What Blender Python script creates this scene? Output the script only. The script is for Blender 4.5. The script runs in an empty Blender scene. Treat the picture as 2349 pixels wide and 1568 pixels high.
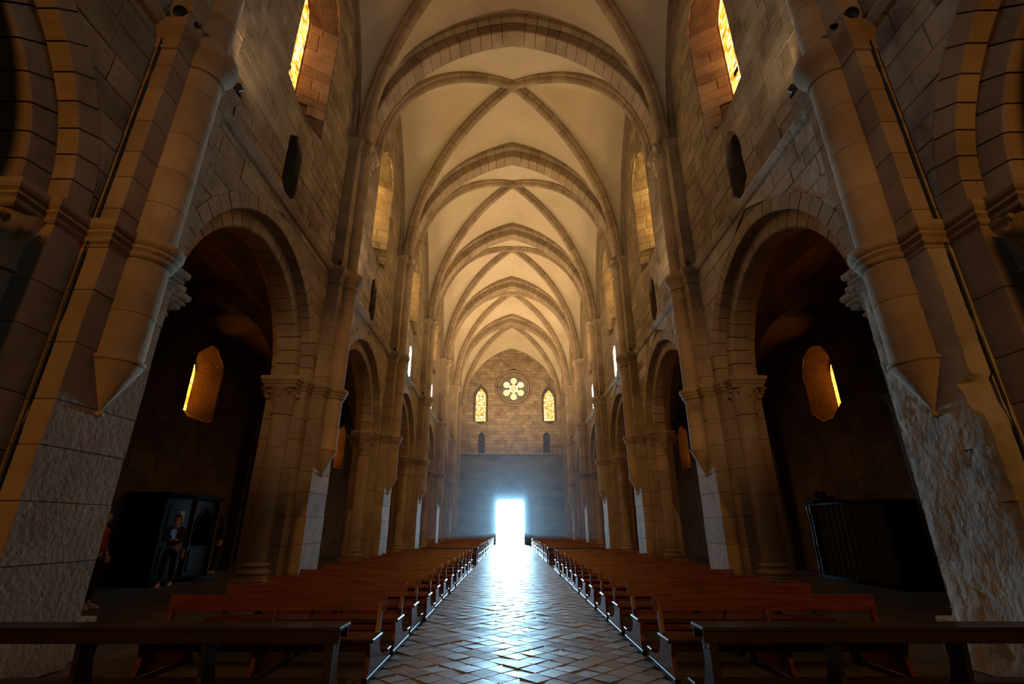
import bpy, math, random
from mathutils import Vector, Matrix
from mathutils.geometry import delaunay_2d_cdt

R = random.Random(11)
PI = math.pi
sc = bpy.context.scene
C = sc.collection

# ------------------------------------------------------------------ camera, world, exposure
EYE = 1.45
FPX = 1109.0
PITCH = math.atan(427.0 / FPX)
cam_d = bpy.data.cameras.new('camera')
cam_d.sensor_width = 36.0
cam_d.lens = 36.0 * FPX / 2349.0
cam_d.clip_end = 300
cam = bpy.data.objects.new('camera', cam_d)
C.objects.link(cam)
cam.location = (0, 0, EYE)
cam.rotation_euler = (PI / 2 + PITCH, 0, -math.atan(2.5 / FPX))
sc.camera = cam

world = bpy.data.worlds.new('world')
sc.world = world
world.use_nodes = True
wn = world.node_tree.nodes
wn['Background'].inputs[0].default_value = (0.62, 0.82, 1.0, 1)
wn['Background'].inputs[1].default_value = 6.0

sc.view_settings.view_transform = 'Standard'
sc.view_settings.look = 'None'
sc.view_settings.exposure = 0.25
sc.view_settings.gamma = 1.0
sc.view_settings.use_curve_mapping = False
sc.cycles.max_bounces = 6
sc.cycles.diffuse_bounces = 4
sc.cycles.glossy_bounces = 3
sc.cycles.volume_bounces = 0
sc.cycles.use_adaptive_sampling = True
sc.cycles.adaptive_threshold = 0.025
sc.cycles.use_denoising = True

# ------------------------------------------------------------------ main dimensions (metres)
NX = 0.08                      # nave axis
DP, DW, DB, DA = 5.0, 5.32, 6.28, 10.9   # pier face, wall face, wall back, aisle wall (from the axis)
BAY = 7.25
PY = [5.7 + BAY * k for k in range(-1, 6)]   # pier lines: PY[0] behind the camera, PY[1] first in view
YW = 49.2                      # west wall
ZI, ZS, ZU = 5.0, 8.35, 13.3   # arcade impost, string course, vault impost
YE = -15.0                     # east end of what is built

LAMP_AMBER = (1.0, 0.43, 0.085)
LAMP_WARM = (1.0, 0.71, 0.40)


def area_light(name, loc, rot, sx, sy, power, col, spread=PI):
    l = bpy.data.lights.new(name, 'AREA')
    l.shape = 'RECTANGLE'
    l.size, l.size_y = sx, sy
    l.energy = power
    l.color = col
    l.spread = spread
    o = bpy.data.objects.new(name, l)
    C.objects.link(o)
    o.location = loc
    o.rotation_euler = rot
    return o


# daylight standing in the open portal, shining east along the nave
area_light('portal_daylight', (-0.07, YW + 9.0, 2.45), (-PI / 2, 0, 0), 3.3, 4.8, 18500, (0.36, 0.71, 1.0))



def spot_light(name, loc, target, power, col, cone, blend=0.6, radius=0.12):
    l = bpy.data.lights.new(name, 'SPOT')
    l.energy = power
    l.color = col
    l.spot_size = cone
    l.spot_blend = blend
    l.shadow_soft_size = radius
    o = bpy.data.objects.new(name, l)
    C.objects.link(o)
    o.location = loc
    d = Vector(target) - Vector(loc)
    o.rotation_euler = d.to_track_quat('-Z', 'Y').to_euler()
    return o


# amber floodlights hung high on the wall behind the camera
for sx in (-1, 1):
    spot_light('amber_floodlight_beam', (sx * 4.2, YE + 1.0, 6.2), (sx * 4.4, 8.0, 4.6), 2300, LAMP_AMBER, math.radians(46), 1.0, 0.22)
# narrow fill spots added on the same wall to brighten the farther piers
for sx in (-1, 1):
    spot_light('added_pier_fill_beam', (-sx * 1.0, YE + 1.0, 8.0), (sx * 5.35, 16.0, 4.2), 3600, (1.0, 0.54, 0.20), math.radians(13), 1.0, 0.15)
# warm uplighters standing on the string course at each pier
UPLIGHT = {1: 150, 2: 360, 3: 720, 4: 1300, 5: 1600, 6: 1200}
for k, pw in UPLIGHT.items():
    for sx in (-1, 1):
        lamp_c = Vector((NX + sx * 4.88, PY[k] + 0.66, 8.53 + 0.17))
        lamp_t = Vector((NX - sx * 2.0, PY[k] + 4.5, 19.0))
        spot_light('uplighter_beam', lamp_c + (lamp_t - lamp_c).normalized() * 0.12, lamp_t, pw, LAMP_WARM, math.radians(142), 1.0, 0.08)

# ------------------------------------------------------------------ materials
MATS = {}


def newmat(name):
    m = bpy.data.materials.new(name)
    m.use_nodes = True
    nt = m.node_tree
    return m, nt, nt.nodes, nt.links, nt.nodes['Principled BSDF']


def ramp(nodes, stops):
    r = nodes.new('ShaderNodeValToRGB')
    while len(r.color_ramp.elements) < len(stops):
        r.color_ramp.elements.new(0.5)
    for e, (p, c) in zip(r.color_ramp.elements, stops):
        e.position = p
        e.color = (*c, 1)
    return r


def stone(name, ca, cb, cc, scale=1.6, bump=0.35, rough=0.9, rnd=0.25, fine=14.0, stretch=None):
    m, nt, n, l, b = newmat(name)
    g = n.new('ShaderNodeNewGeometry')
    mp = n.new('ShaderNodeMapping')
    if stretch:
        mp.inputs['Scale'].default_value = stretch
    l.new(g.outputs['Position'], mp.inputs['Vector'])
    t = n.new('ShaderNodeTexNoise')
    t.inputs['Scale'].default_value = scale
    t.inputs['Detail'].default_value = 4
    t.inputs['Roughness'].default_value = 0.62
    l.new(mp.outputs[0], t.inputs['Vector'])
    r = ramp(n, [(0.28, cc), (0.48, ca), (0.72, cb)])
    l.new(t.outputs['Fac'], r.inputs[0])
    oi = n.new('ShaderNodeObjectInfo')
    mr = n.new('ShaderNodeMapRange')
    mr.inputs['To Min'].default_value = 1 - rnd
    mr.inputs['To Max'].default_value = 1 + rnd * 0.6
    l.new(oi.outputs['Random'], mr.inputs['Value'])
    hs = n.new('ShaderNodeHueSaturation')
    l.new(r.outputs[0], hs.inputs['Color'])
    l.new(mr.outputs[0], hs.inputs['Value'])
    l.new(hs.outputs[0], b.inputs['Base Color'])
    b.inputs['Roughness'].default_value = rough
    b.inputs['Specular IOR Level'].default_value = 0.25
    f = n.new('ShaderNodeTexNoise')
    f.inputs['Scale'].default_value = fine
    f.inputs['Detail'].default_value = 3
    l.new(mp.outputs[0], f.inputs['Vector'])
    v = n.new('ShaderNodeTexVoronoi')
    v.inputs['Scale'].default_value = fine * 0.45
    l.new(mp.outputs[0], v.inputs['Vector'])
    pit = n.new('ShaderNodeMapRange')
    pit.inputs['From Min'].default_value = 0.0
    pit.inputs['From Max'].default_value = 0.22
    l.new(v.outputs['Distance'], pit.inputs['Value'])
    ad = n.new('ShaderNodeMath')
    ad.operation = 'MULTIPLY_ADD'
    ad.inputs[1].default_value = 0.35
    l.new(pit.outputs[0], ad.inputs[0])
    l.new(f.outputs['Fac'], ad.inputs[2])
    bp = n.new('ShaderNodeBump')
    bp.inputs['Strength'].default_value = bump
    bp.inputs['Distance'].default_value = 0.05
    l.new(ad.outputs[0], bp.inputs['Height'])
    l.new(bp.outputs[0], b.inputs['Normal'])
    MATS[name] = m
    return m


def plain(name, col, rough=0.6, metal=0.0, spec=0.5, coat=0.0):
    m, nt, n, l, b = newmat(name)
    b.inputs['Base Color'].default_value = (*col, 1)
    b.inputs['Roughness'].default_value = rough
    b.inputs['Metallic'].default_value = metal
    b.inputs['Specular IOR Level'].default_value = spec
    b.inputs['Coat Weight'].default_value = coat
    MATS[name] = m
    return m


def wood(name, ca, cb, rough=0.32, coat=0.25, scale=(1.2, 14, 14), spec=0.28):
    m, nt, n, l, b = newmat(name)
    g = n.new('ShaderNodeTexCoord')
    oi = n.new('ShaderNodeObjectInfo')
    mp = n.new('ShaderNodeMapping')
    mp.inputs['Scale'].default_value = scale
    l.new(g.outputs['Object'], mp.inputs['Vector'])
    l.new(oi.outputs['Location'], mp.inputs['Location'])
    t = n.new('ShaderNodeTexNoise')
    t.inputs['Scale'].default_value = 1.6
    t.inputs['Detail'].default_value = 4
    t.inputs['Distortion'].default_value = 0.6
    l.new(mp.outputs[0], t.inputs['Vector'])
    r = ramp(n, [(0.3, ca), (0.7, cb)])
    l.new(t.outputs['Fac'], r.inputs[0])
    l.new(r.outputs[0], b.inputs['Base Color'])
    b.inputs['Roughness'].default_value = rough
    b.inputs['Coat Weight'].default_value = coat
    b.inputs['Coat Roughness'].default_value = 0.2
    b.inputs['Specular IOR Level'].default_value = spec
    bp = n.new('ShaderNodeBump')
    bp.inputs['Strength'].default_value = 0.06
    l.new(t.outputs['Fac'], bp.inputs['Height'])
    l.new(bp.outputs[0], b.inputs['Normal'])
    MATS[name] = m
    return m


def glass(name, stops, strength, scale=5.0):
    """stained glass lit by the sky behind it"""
    m, nt, n, l, b = newmat(name)
    n.remove(b)
    g = n.new('ShaderNodeNewGeometry')
    v = n.new('ShaderNodeTexVoronoi')
    v.inputs['Scale'].default_value = scale
    l.new(g.outputs['Position'], v.inputs['Vector'])
    sp = n.new('ShaderNodeSeparateColor')
    l.new(v.outputs['Color'], sp.inputs[0])
    oi = n.new('ShaderNodeObjectInfo')
    ad = n.new('ShaderNodeMath')
    ad.operation = 'ADD'
    l.new(sp.outputs[0], ad.inputs[0])
    l.new(oi.outputs['Random'], ad.inputs[1])
    fr = n.new('ShaderNodeMath')
    fr.operation = 'FRACT'
    l.new(ad.outputs[0], fr.inputs[0])
    r = ramp(n, stops)
    l.new(fr.outputs[0], r.inputs[0])
    e = n.new('ShaderNodeEmission')
    e.inputs['Strength'].default_value = strength
    l.new(r.outputs[0], e.inputs['Color'])
    l.new(e.outputs[0], n['Material Output'].inputs[0])
    MATS[name] = m
    return m


stone('ashlar', (0.33, 0.25, 0.165), (0.42, 0.335, 0.23), (0.20, 0.14, 0.085), 1.4, 0.5)
stone('dressed', (0.34, 0.255, 0.17), (0.41, 0.32, 0.22), (0.24, 0.17, 0.11), 1.2, 0.22, rnd=0.14)
stone('mortar', (0.17, 0.125, 0.08), (0.24, 0.18, 0.12), (0.09, 0.065, 0.045), 3.0, 0.6)
stone('worn', (0.42, 0.37, 0.30), (0.54, 0.48, 0.40), (0.17, 0.15, 0.125), 1.1, 0.55, rnd=0.15, fine=8.0, stretch=(1, 1, 0.75))
stone('plaster', (0.58, 0.49, 0.36), (0.62, 0.53, 0.40), (0.52, 0.43, 0.31), 0.5, 0.05, rnd=0.0, fine=9)
stone('westlow', (0.22, 0.20, 0.18), (0.30, 0.27, 0.23), (0.12, 0.115, 0.11), 0.8, 0.3, rnd=0.10, stretch=(0.5, 1, 1.6))
stone('aisle_stone_shaded', (0.10, 0.066, 0.038), (0.14, 0.094, 0.055), (0.055, 0.037, 0.022), 1.2, 0.4)  # stone darkened in the colour, standing in for the shade of the aisles
stone('slab', (0.07, 0.054, 0.038), (0.10, 0.078, 0.054), (0.035, 0.028, 0.02), 1.3, 0.3, rough=0.5)
stone('paving', (0.50, 0.49, 0.46), (0.6, 0.59, 0.56), (0.4, 0.39, 0.36), 1.3, 0.2)


def tile_mat():
    m, nt, n, l, b = newmat('floor_tile')
    g = n.new('ShaderNodeNewGeometry')
    t = n.new('ShaderNodeTexNoise')
    t.inputs['Scale'].default_value = 6
    t.inputs['Detail'].default_value = 4
    l.new(g.outputs['Position'], t.inputs['Vector'])
    v = n.new('ShaderNodeTexVoronoi')
    v.inputs['Scale'].default_value = 2.6
    l.new(g.outputs['Position'], v.inputs['Vector'])
    oi = n.new('ShaderNodeObjectInfo')
    mx = n.new('ShaderNodeMath')
    mx.operation = 'ADD'
    l.new(t.outputs['Fac'], mx.inputs[0])
    sp = n.new('ShaderNodeSeparateColor')
    l.new(v.outputs['Color'], sp.inputs[0])
    s2 = n.new('ShaderNodeMath')
    s2.operation = 'ADD'
    l.new(sp.outputs[0], s2.inputs[0])
    l.new(oi.outputs['Random'], s2.inputs[1])
    s3 = n.new('ShaderNodeMath')
    s3.operation = 'MULTIPLY'
    s3.inputs[1].default_value = 0.5
    l.new(s2.outputs[0], s3.inputs[0])
    l.new(s3.outputs[0], mx.inputs[1])
    r = ramp(n, [(0.5, (0.06, 0.052, 0.046)), (0.75, (0.15, 0.128, 0.11)), (1.0, (0.27, 0.235, 0.205))])
    l.new(mx.outputs[0], r.inputs[0])
    l.new(r.outputs[0], b.inputs['Base Color'])
    rr = n.new('ShaderNodeMapRange')
    rr.inputs['To Min'].default_value = 0.34
    rr.inputs['To Max'].default_value = 0.60
    l.new(t.outputs['Fac'], rr.inputs['Value'])
    l.new(rr.outputs[0], b.inputs['Roughness'])
    b.inputs['Specular IOR Level'].default_value = 0.75
    bp = n.new('ShaderNodeBump')
    bp.inputs['Strength'].default_value = 0.25
    bp.inputs['Distance'].default_value = 0.01
    l.new(t.outputs['Fac'], bp.inputs['Height'])
    l.new(bp.outputs[0], b.inputs['Normal'])
    MATS['floor_tile'] = m


tile_mat()
wood('bench_wood', (0.09, 0.020, 0.007), (0.21, 0.055, 0.018), rough=0.28, coat=0.0)
wood('dark_wood', (0.018, 0.009, 0.006), (0.04, 0.019, 0.012), rough=0.45)
wood('booth_wood', (0.006, 0.005, 0.0045), (0.014, 0.010, 0.008), rough=0.6, coat=0.0, spec=0.08)
plain('iron', (0.02, 0.02, 0.022), 0.45, 0.8)
plain('steel', (0.55, 0.55, 0.56), 0.3, 1.0)
plain('lead', (0.012, 0.010, 0.008), 0.7, 0.2)
plain('cable', (0.004, 0.004, 0.004), 0.6)
plain('lens', (0.01, 0.01, 0.012), 0.08)
glass('lamp_lens', [(0.0, (1.0, 0.75, 0.45)), (1.0, (1.0, 0.80, 0.5))], 6.0)
glass('amber_lens', [(0.0, (1.0, 0.45, 0.10)), (1.0, (1.0, 0.5, 0.12))], 6.0)
plain('housing', (0.10, 0.085, 0.07), 0.5)
plain('purple_cap', (0.16, 0.10, 0.20), 0.35)
plain('paper', (0.45, 0.42, 0.38), 0.8)
plain('curtain', (0.012, 0.008, 0.010), 0.9)
plain('skin', (0.50, 0.28, 0.19), 0.55)
plain('hair', (0.012, 0.009, 0.008), 0.5)
plain('black_cloth', (0.010, 0.010, 0.012), 0.9)
plain('jacket_cloth', (0.055, 0.022, 0.018), 0.9)
plain('blue_shirt', (0.20, 0.26, 0.34), 0.9)
plain('red_cloth', (0.30, 0.018, 0.016), 0.9)
plain('shoe_white', (0.55, 0.50, 0.45), 0.7)
plain('bag_tan', (0.30, 0.17, 0.05), 0.7)
plain('door_paint', (0.045, 0.085, 0.085), 0.5)
glass('amber_glass', [(0.0, (0.30, 0.06, 0.004)), (0.3, (0.8, 0.17, 0.012)), (0.65, (1.0, 0.40, 0.08)), (1.0, (1.0, 0.56, 0.2))], 4.0, 4.5)
glass('gold_glass', [(0.0, (0.55, 0.20, 0.02)), (0.4, (1.0, 0.55, 0.10)), (1.0, (1.0, 0.78, 0.32))], 9.0, 4.5)
glass('west_glass', [(0.0, (0.40, 0.13, 0.012)), (0.3, (0.9, 0.42, 0.06)), (0.6, (1.0, 0.62, 0.20)), (1.0, (1.0, 0.86, 0.5))], 1.5, 5.5)
glass('rose_glass', [(0.0, (1.0, 0.66, 0.25)), (0.6, (1.0, 0.72, 0.32)), (1.0, (1.0, 0.88, 0.55))], 1.25, 6.0)
glass('aisle_glass', [(0.0, (0.45, 0.09, 0.004)), (0.4, (1.0, 0.26, 0.012)), (1.0, (1.0, 0.40, 0.05))], 7.0, 5.0)
glass('white_glass', [(0.0, (1.0, 0.88, 0.70)), (1.0, (1.0, 0.94, 0.82))], 3.0, 3.0)


def screen_mat():
    m, nt, n, l, b = newmat('screen')
    b.inputs['Base Color'].default_value = (0.02, 0.02, 0.03, 1)
    b.inputs['Emission Color'].default_value = (0.45, 0.7, 1.0, 1)
    b.inputs['Emission Strength'].default_value = 2.2
    MATS['screen'] = m


screen_mat()

# ------------------------------------------------------------------ helpers


class MB:
    def __init__(self):
        self.v, self.f = [], []

    def add(self, vs, fs):
        o = len(self.v)
        self.v.extend(tuple(p) for p in vs)
        self.f.extend(tuple(i + o for i in q) for q in fs)
        return self

    def box(self, x0, x1, y0, y1, z0, z1, bv=0.0):
        if bv <= 0:
            vs = [(x, y, z) for z in (z0, z1) for y in (y0, y1) for x in (x0, x1)]
            self.add(vs, [(0, 2, 3, 1), (4, 5, 7, 6), (0, 1, 5, 4), (2, 6, 7, 3), (0, 4, 6, 2), (1, 3, 7, 5)])
        else:
            b = bv
            vs, fs = [], []
            xs, ys, zs = (x0, x1), (y0, y1), (z0, z1)
            idx = {}
            for i in (0, 1):
                for j in (0, 1):
                    for k in (0, 1):
                        sx, sy, sz = (1 - 2 * i), (1 - 2 * j), (1 - 2 * k)
                        p = Vector((xs[i], ys[j], zs[k]))
                        for a, off in enumerate(((0, sy * b, sz * b), (sx * b, 0, sz * b), (sx * b, sy * b, 0))):
                            idx[i, j, k, a] = len(vs)
                            vs.append(p + Vector(off))
            q = lambda *ks: tuple(idx[k] for k in ks)
            for i in (0, 1):
                fs.append(q((i, 0, 0, 0), (i, 1, 0, 0), (i, 1, 1, 0), (i, 0, 1, 0)))
                fs.append(q((0, i, 0, 1), (1, i, 0, 1), (1, i, 1, 1), (0, i, 1, 1)))
                fs.append(q((0, 0, i, 2), (1, 0, i, 2), (1, 1, i, 2), (0, 1, i, 2)))
                for j in (0, 1):
                    fs.append(q((0, i, j, 1), (1, i, j, 1), (1, i, j, 2), (0, i, j, 2)))
                    fs.append(q((i, 0, j, 0), (i, 1, j, 0), (i, 1, j, 2), (i, 0, j, 2)))
                    fs.append(q((i, j, 0, 0), (i, j, 1, 0), (i, j, 1, 1), (i, j, 0, 1)))
                    for k in (0, 1):
                        fs.append(q((i, j, k, 0), (i, j, k, 1), (i, j, k, 2)))
            self.add(vs, fs)
        return self

    def lathe(self, prof, cx=0, cy=0, a0=0.0, a1=2 * PI, n=24, cap=True):
        """prof: (radius, z) list"""
        full = abs(a1 - a0 - 2 * PI) < 1e-6
        cols = n if full else n + 1
        vs = []
        for r, z in prof:
            for k in range(cols):
                a = a0 + (a1 - a0) * k / n
                vs.append((cx + r * math.cos(a), cy + r * math.sin(a), z))
        fs = []
        for i in range(len(prof) - 1):
            for k in range(n):
                k2 = (k + 1) % cols
                fs.append((i * cols + k, i * cols + k2, (i + 1) * cols + k2, (i + 1) * cols + k))
        if cap:
            fs.append(tuple(range(cols))[::-1])
            fs.append(tuple((len(prof) - 1) * cols + k for k in range(cols)))
        self.add(vs, fs)
        return self

    def rect_mould(self, x0, x1, y0, y1, prof):
        """prof: (offset, z) list swept round a rectangle"""
        vs, fs = [], []
        for o, z in prof:
            vs += [(x0 - o, y0 - o, z), (x1 + o, y0 - o, z), (x1 + o, y1 + o, z), (x0 - o, y1 + o, z)]
        for i in range(len(prof) - 1):
            for k in range(4):
                k2 = (k + 1) % 4
                fs.append((4 * i + k, 4 * i + k2, 4 * i + 4 + k2, 4 * i + 4 + k))
        fs.append((3, 2, 1, 0))
        m = 4 * (len(prof) - 1)
        fs.append((m, m + 1, m + 2, m + 3))
        self.add(vs, fs)
        return self

    def tube(self, pts, r, n=8):
        pts = [Vector(p) for p in pts]
        rs = r if isinstance(r, (list, tuple)) else [r] * len(pts)
        vs, fs = [], []
        up = Vector((0, 0, 1))
        for i, p in enumerate(pts):
            d = (pts[min(i + 1, len(pts) - 1)] - pts[max(i - 1, 0)]).normalized()
            u = d.cross(up)
            if u.length < 1e-3:
                u = d.cross(Vector((1, 0, 0)))
            u.normalize()
            w = d.cross(u)
            for k in range(n):
                a = 2 * PI * k / n
                vs.append(p + u * rs[i] * math.cos(a) + w * rs[i] * math.sin(a))
        for i in range(len(pts) - 1):
            for k in range(n):
                k2 = (k + 1) % n
                fs.append((i * n + k, i * n + k2, i * n + n + k2, i * n + n + k))
        fs.append(tuple(range(n))[::-1])
        fs.append(tuple((len(pts) - 1) * n + k for k in range(n)))
        self.add(vs, fs)
        return self

    def prism(self, poly, fn, d0, d1):
        """poly (u,w) extruded from depth d0 to d1; fn(u,w,d)->xyz"""
        n = len(poly)
        vs = [fn(u, w, d0) for u, w in poly] + [fn(u, w, d1) for u, w in poly]
        fs = [tuple(range(n)), tuple(range(2 * n - 1, n - 1, -1))]
        fs += [(k, (k + 1) % n, n + (k + 1) % n, n + k) for k in range(n)]
        self.add(vs, fs)
        return self

    def mesh(self, name, mat, smooth=False):
        me = bpy.data.meshes.new(name)
        me.from_pydata(self.v, [], self.f)
        if mat:
            me.materials.append(MATS[mat])
        if smooth:
            me.polygons.foreach_set('use_smooth', [True] * len(me.polygons))
            me.set_sharp_from_angle(angle=math.radians(38))
        me.update()
        return me

    def build(self, name, mat, parent=None, smooth=False):
        return link(name, self.mesh(name, mat, smooth), parent)


def link(name, data, parent=None, loc=None, rotz=0.0, scale=None):
    o = bpy.data.objects.new(name, data)
    C.objects.link(o)
    if parent is not None:
        o.parent = parent
    if loc is not None:
        o.location = loc
    if rotz:
        o.rotation_euler = (0, 0, rotz)
    if scale is not None:
        o.scale = scale
    return o


def tag(o, label, cat=None, group=None, kind=None):
    o['label'] = label
    if cat:
        o['category'] = cat
    if group:
        o['group'] = group
    if kind:
        o['kind'] = kind
    return o


def thing(name, label, cat, loc=(0, 0, 0), rotz=0.0, group=None, kind=None):
    return tag(link(name, None, None, loc, rotz), label, cat, group, kind)


def children_of():
    m = {}
    for o in C.objects:
        if o.parent:
            m.setdefault(o.parent, []).append(o)
    return m


def copy_tree(o, parent=None, kids=None):
    c = o.copy()
    C.objects.link(c)
    if parent is not None:
        c.parent = parent
    for ch in kids.get(o, ()):
        copy_tree(ch, c, kids)
    return c


CT, ST = math.cos(PITCH), math.sin(PITCH)


def proj(p):
    """place of a world point in the 2349 x 1568 frame; used only to pick which stones show largest"""
    X, Y, Z = p[0], p[1], p[2] - EYE
    zc = Y * CT + Z * ST
    if zc < 0.3:
        return None
    return 1172 + FPX * X / zc, 784 - FPX * (-Y * ST + Z * CT) / zc


def seen_area(ps):
    q = [proj(p) for p in ps]
    if any(k is None for k in q):
        return 0.0
    cx = sum(k[0] for k in q) / len(q)
    cy = sum(k[1] for k in q) / len(q)
    if not (0 < cx < 2349 and 0 < cy < 1568):
        return 0.0
    a = 0
    for i in range(len(q)):
        x1, y1 = q[i]
        x2, y2 = q[(i + 1) % len(q)]
        a += x1 * y2 - x2 * y1
    return abs(a) / 2


def ordinal(k):
    return ['first', 'second', 'third', 'fourth', 'fifth', 'sixth', 'seventh', 'eighth', 'ninth', 'tenth', 'eleventh', 'twelfth',
            'thirteenth', 'fourteenth', 'fifteenth', 'sixteenth', 'seventeenth', 'eighteenth'][k]


# ---- arch geometry: half span a, rise h; two arcs meeting in a point
def arch_R(a, h):
    return (a * a + h * h) / (2 * a)


def arch_half(a, h, n, off=0.0, t0=0.0, t1=1.0):
    """points (u,z) from springing (-a,0) towards the apex (0,h), offset outwards"""
    Rr = arch_R(a, h)
    cx = Rr - a
    r = Rr + off
    ph = math.acos(max(-1, min(1, cx / r)))
    return [(cx - r * math.cos(ph * (t0 + (t1 - t0) * i / n)), r * math.sin(ph * (t0 + (t1 - t0) * i / n))) for i in range(n + 1)]


def arch_outline(a, h, n, off=0.0):
    l = arch_half(a, h, n, off)
    return l + [(-u, z) for u, z in l[-2::-1]]


def arch_hw(a, h, z):
    """half width of the arch opening at height z above springing"""
    if z <= 0:
        return a
    if z >= h:
        return 0.0
    Rr = arch_R(a, h)
    return max(0.0, math.sqrt(max(0, Rr * Rr - z * z)) - (Rr - a))


def voussoirs(parent, name, mat, fn, c, zs, a, h, thick, d0, d1, n, joint=0.008, bev=0.012, joined=False, mould=None):
    """ring of wedge stones between the intrados (a,h) and intrados+thick, from depth d0 to d1.
    fn(u,z,d)->xyz"""
    mb = MB()
    objs = []
    Rr = arch_R(a, h)
    cx = Rr - a
    for sgn in (-1, 1):
        for i in range(n):
            sub = 2 if n > 6 else 4
            jl = joint / (Rr * 1.2)
            t0, t1 = i / n + (jl if i else 0), (i + 1) / n - (jl if i < n - 1 else 0)
            inn = arch_half(a, h, sub, 0.0, t0, t1)
            out = arch_half(a, h, sub, thick, t0, t1)
            w = R.uniform(-0.004, 0.004)
            m = mb if joined else MB()
            poly = inn + out[::-1]
            poly = [(c + (u if sgn < 0 else -u), zs + z) for u, z in poly]
            # bevelled edge of the intrados on both faces
            b = bev
            innb = arch_half(a, h, sub, b, t0, t1)
            pb = [(c + (u if sgn < 0 else -u), zs + z) for u, z in innb]
            pi_ = poly[:sub + 1]
            po = poly[sub + 1:][::-1]
            rows = [[fn(u, z, d0 + w) for u, z in po], [fn(u, z, d0 + w) for u, z in pb], [fn(u, z, d0 + w + b) for u, z in pi_],
                    [fn(u, z, d1 - w - b) for u, z in pi_], [fn(u, z, d1 - w) for u, z in pb], [fn(u, z, d1 - w) for u, z in po]]
            vs = [p for r in rows for p in r]
            k = sub + 1
            fs = []
            for r in range(6):
                r2 = (r + 1) % 6
                for j in range(sub):
                    fs.append((r * k + j, r * k + j + 1, r2 * k + j + 1, r2 * k + j))
            fs.append(tuple(r * k for r in range(6)))
            fs.append(tuple(r * k + sub for r in range(5, -1, -1)))
            m.add(vs, fs)
            if not joined:
                objs.append(m.build(name, mat, parent))
    if joined:
        o = mb.build(name + '_ring', mat, parent)
        o['kind'] = 'stuff'
        objs.append(o)
    return objs


def fill_holes(outer, holes):
    """triangulate a polygon with holes -> verts2d, faces"""
    vs, es = [], []
    for loop in [outer] + holes:
        o = len(vs)
        vs += [Vector(p) for p in loop]
        es += [(o + i, o + (i + 1) % len(loop)) for i in range(len(loop))]
    r = delaunay_2d_cdt(vs, es, [], 1, 1e-5)
    pts = [(p.x, p.y) for p in r[0]]

    def inside(p, loop):
        c = False
        for i in range(len(loop)):
            (x1, y1), (x2, y2) = loop[i - 1], loop[i]
            if (y1 > p[1]) != (y2 > p[1]) and p[0] < (x2 - x1) * (p[1] - y1) / (y2 - y1) + x1:
                c = not c
        return c
    out = []
    for f in r[2]:
        ce = (sum(pts[i][0] for i in f) / len(f), sum(pts[i][1] for i in f) / len(f))
        if inside(ce, outer) and not any(inside(ce, h) for h in holes):
            out.append(tuple(f))
    return pts, out


def lancet_outline(hw, z0, zs, z1, n=8):
    """closed outline: bottom left, up, pointed head, down"""
    return [(-hw, z0)] + [(u, zs + z) for u, z in arch_outline(hw, z1 - zs, n)] + [(hw, z0)]


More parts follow.
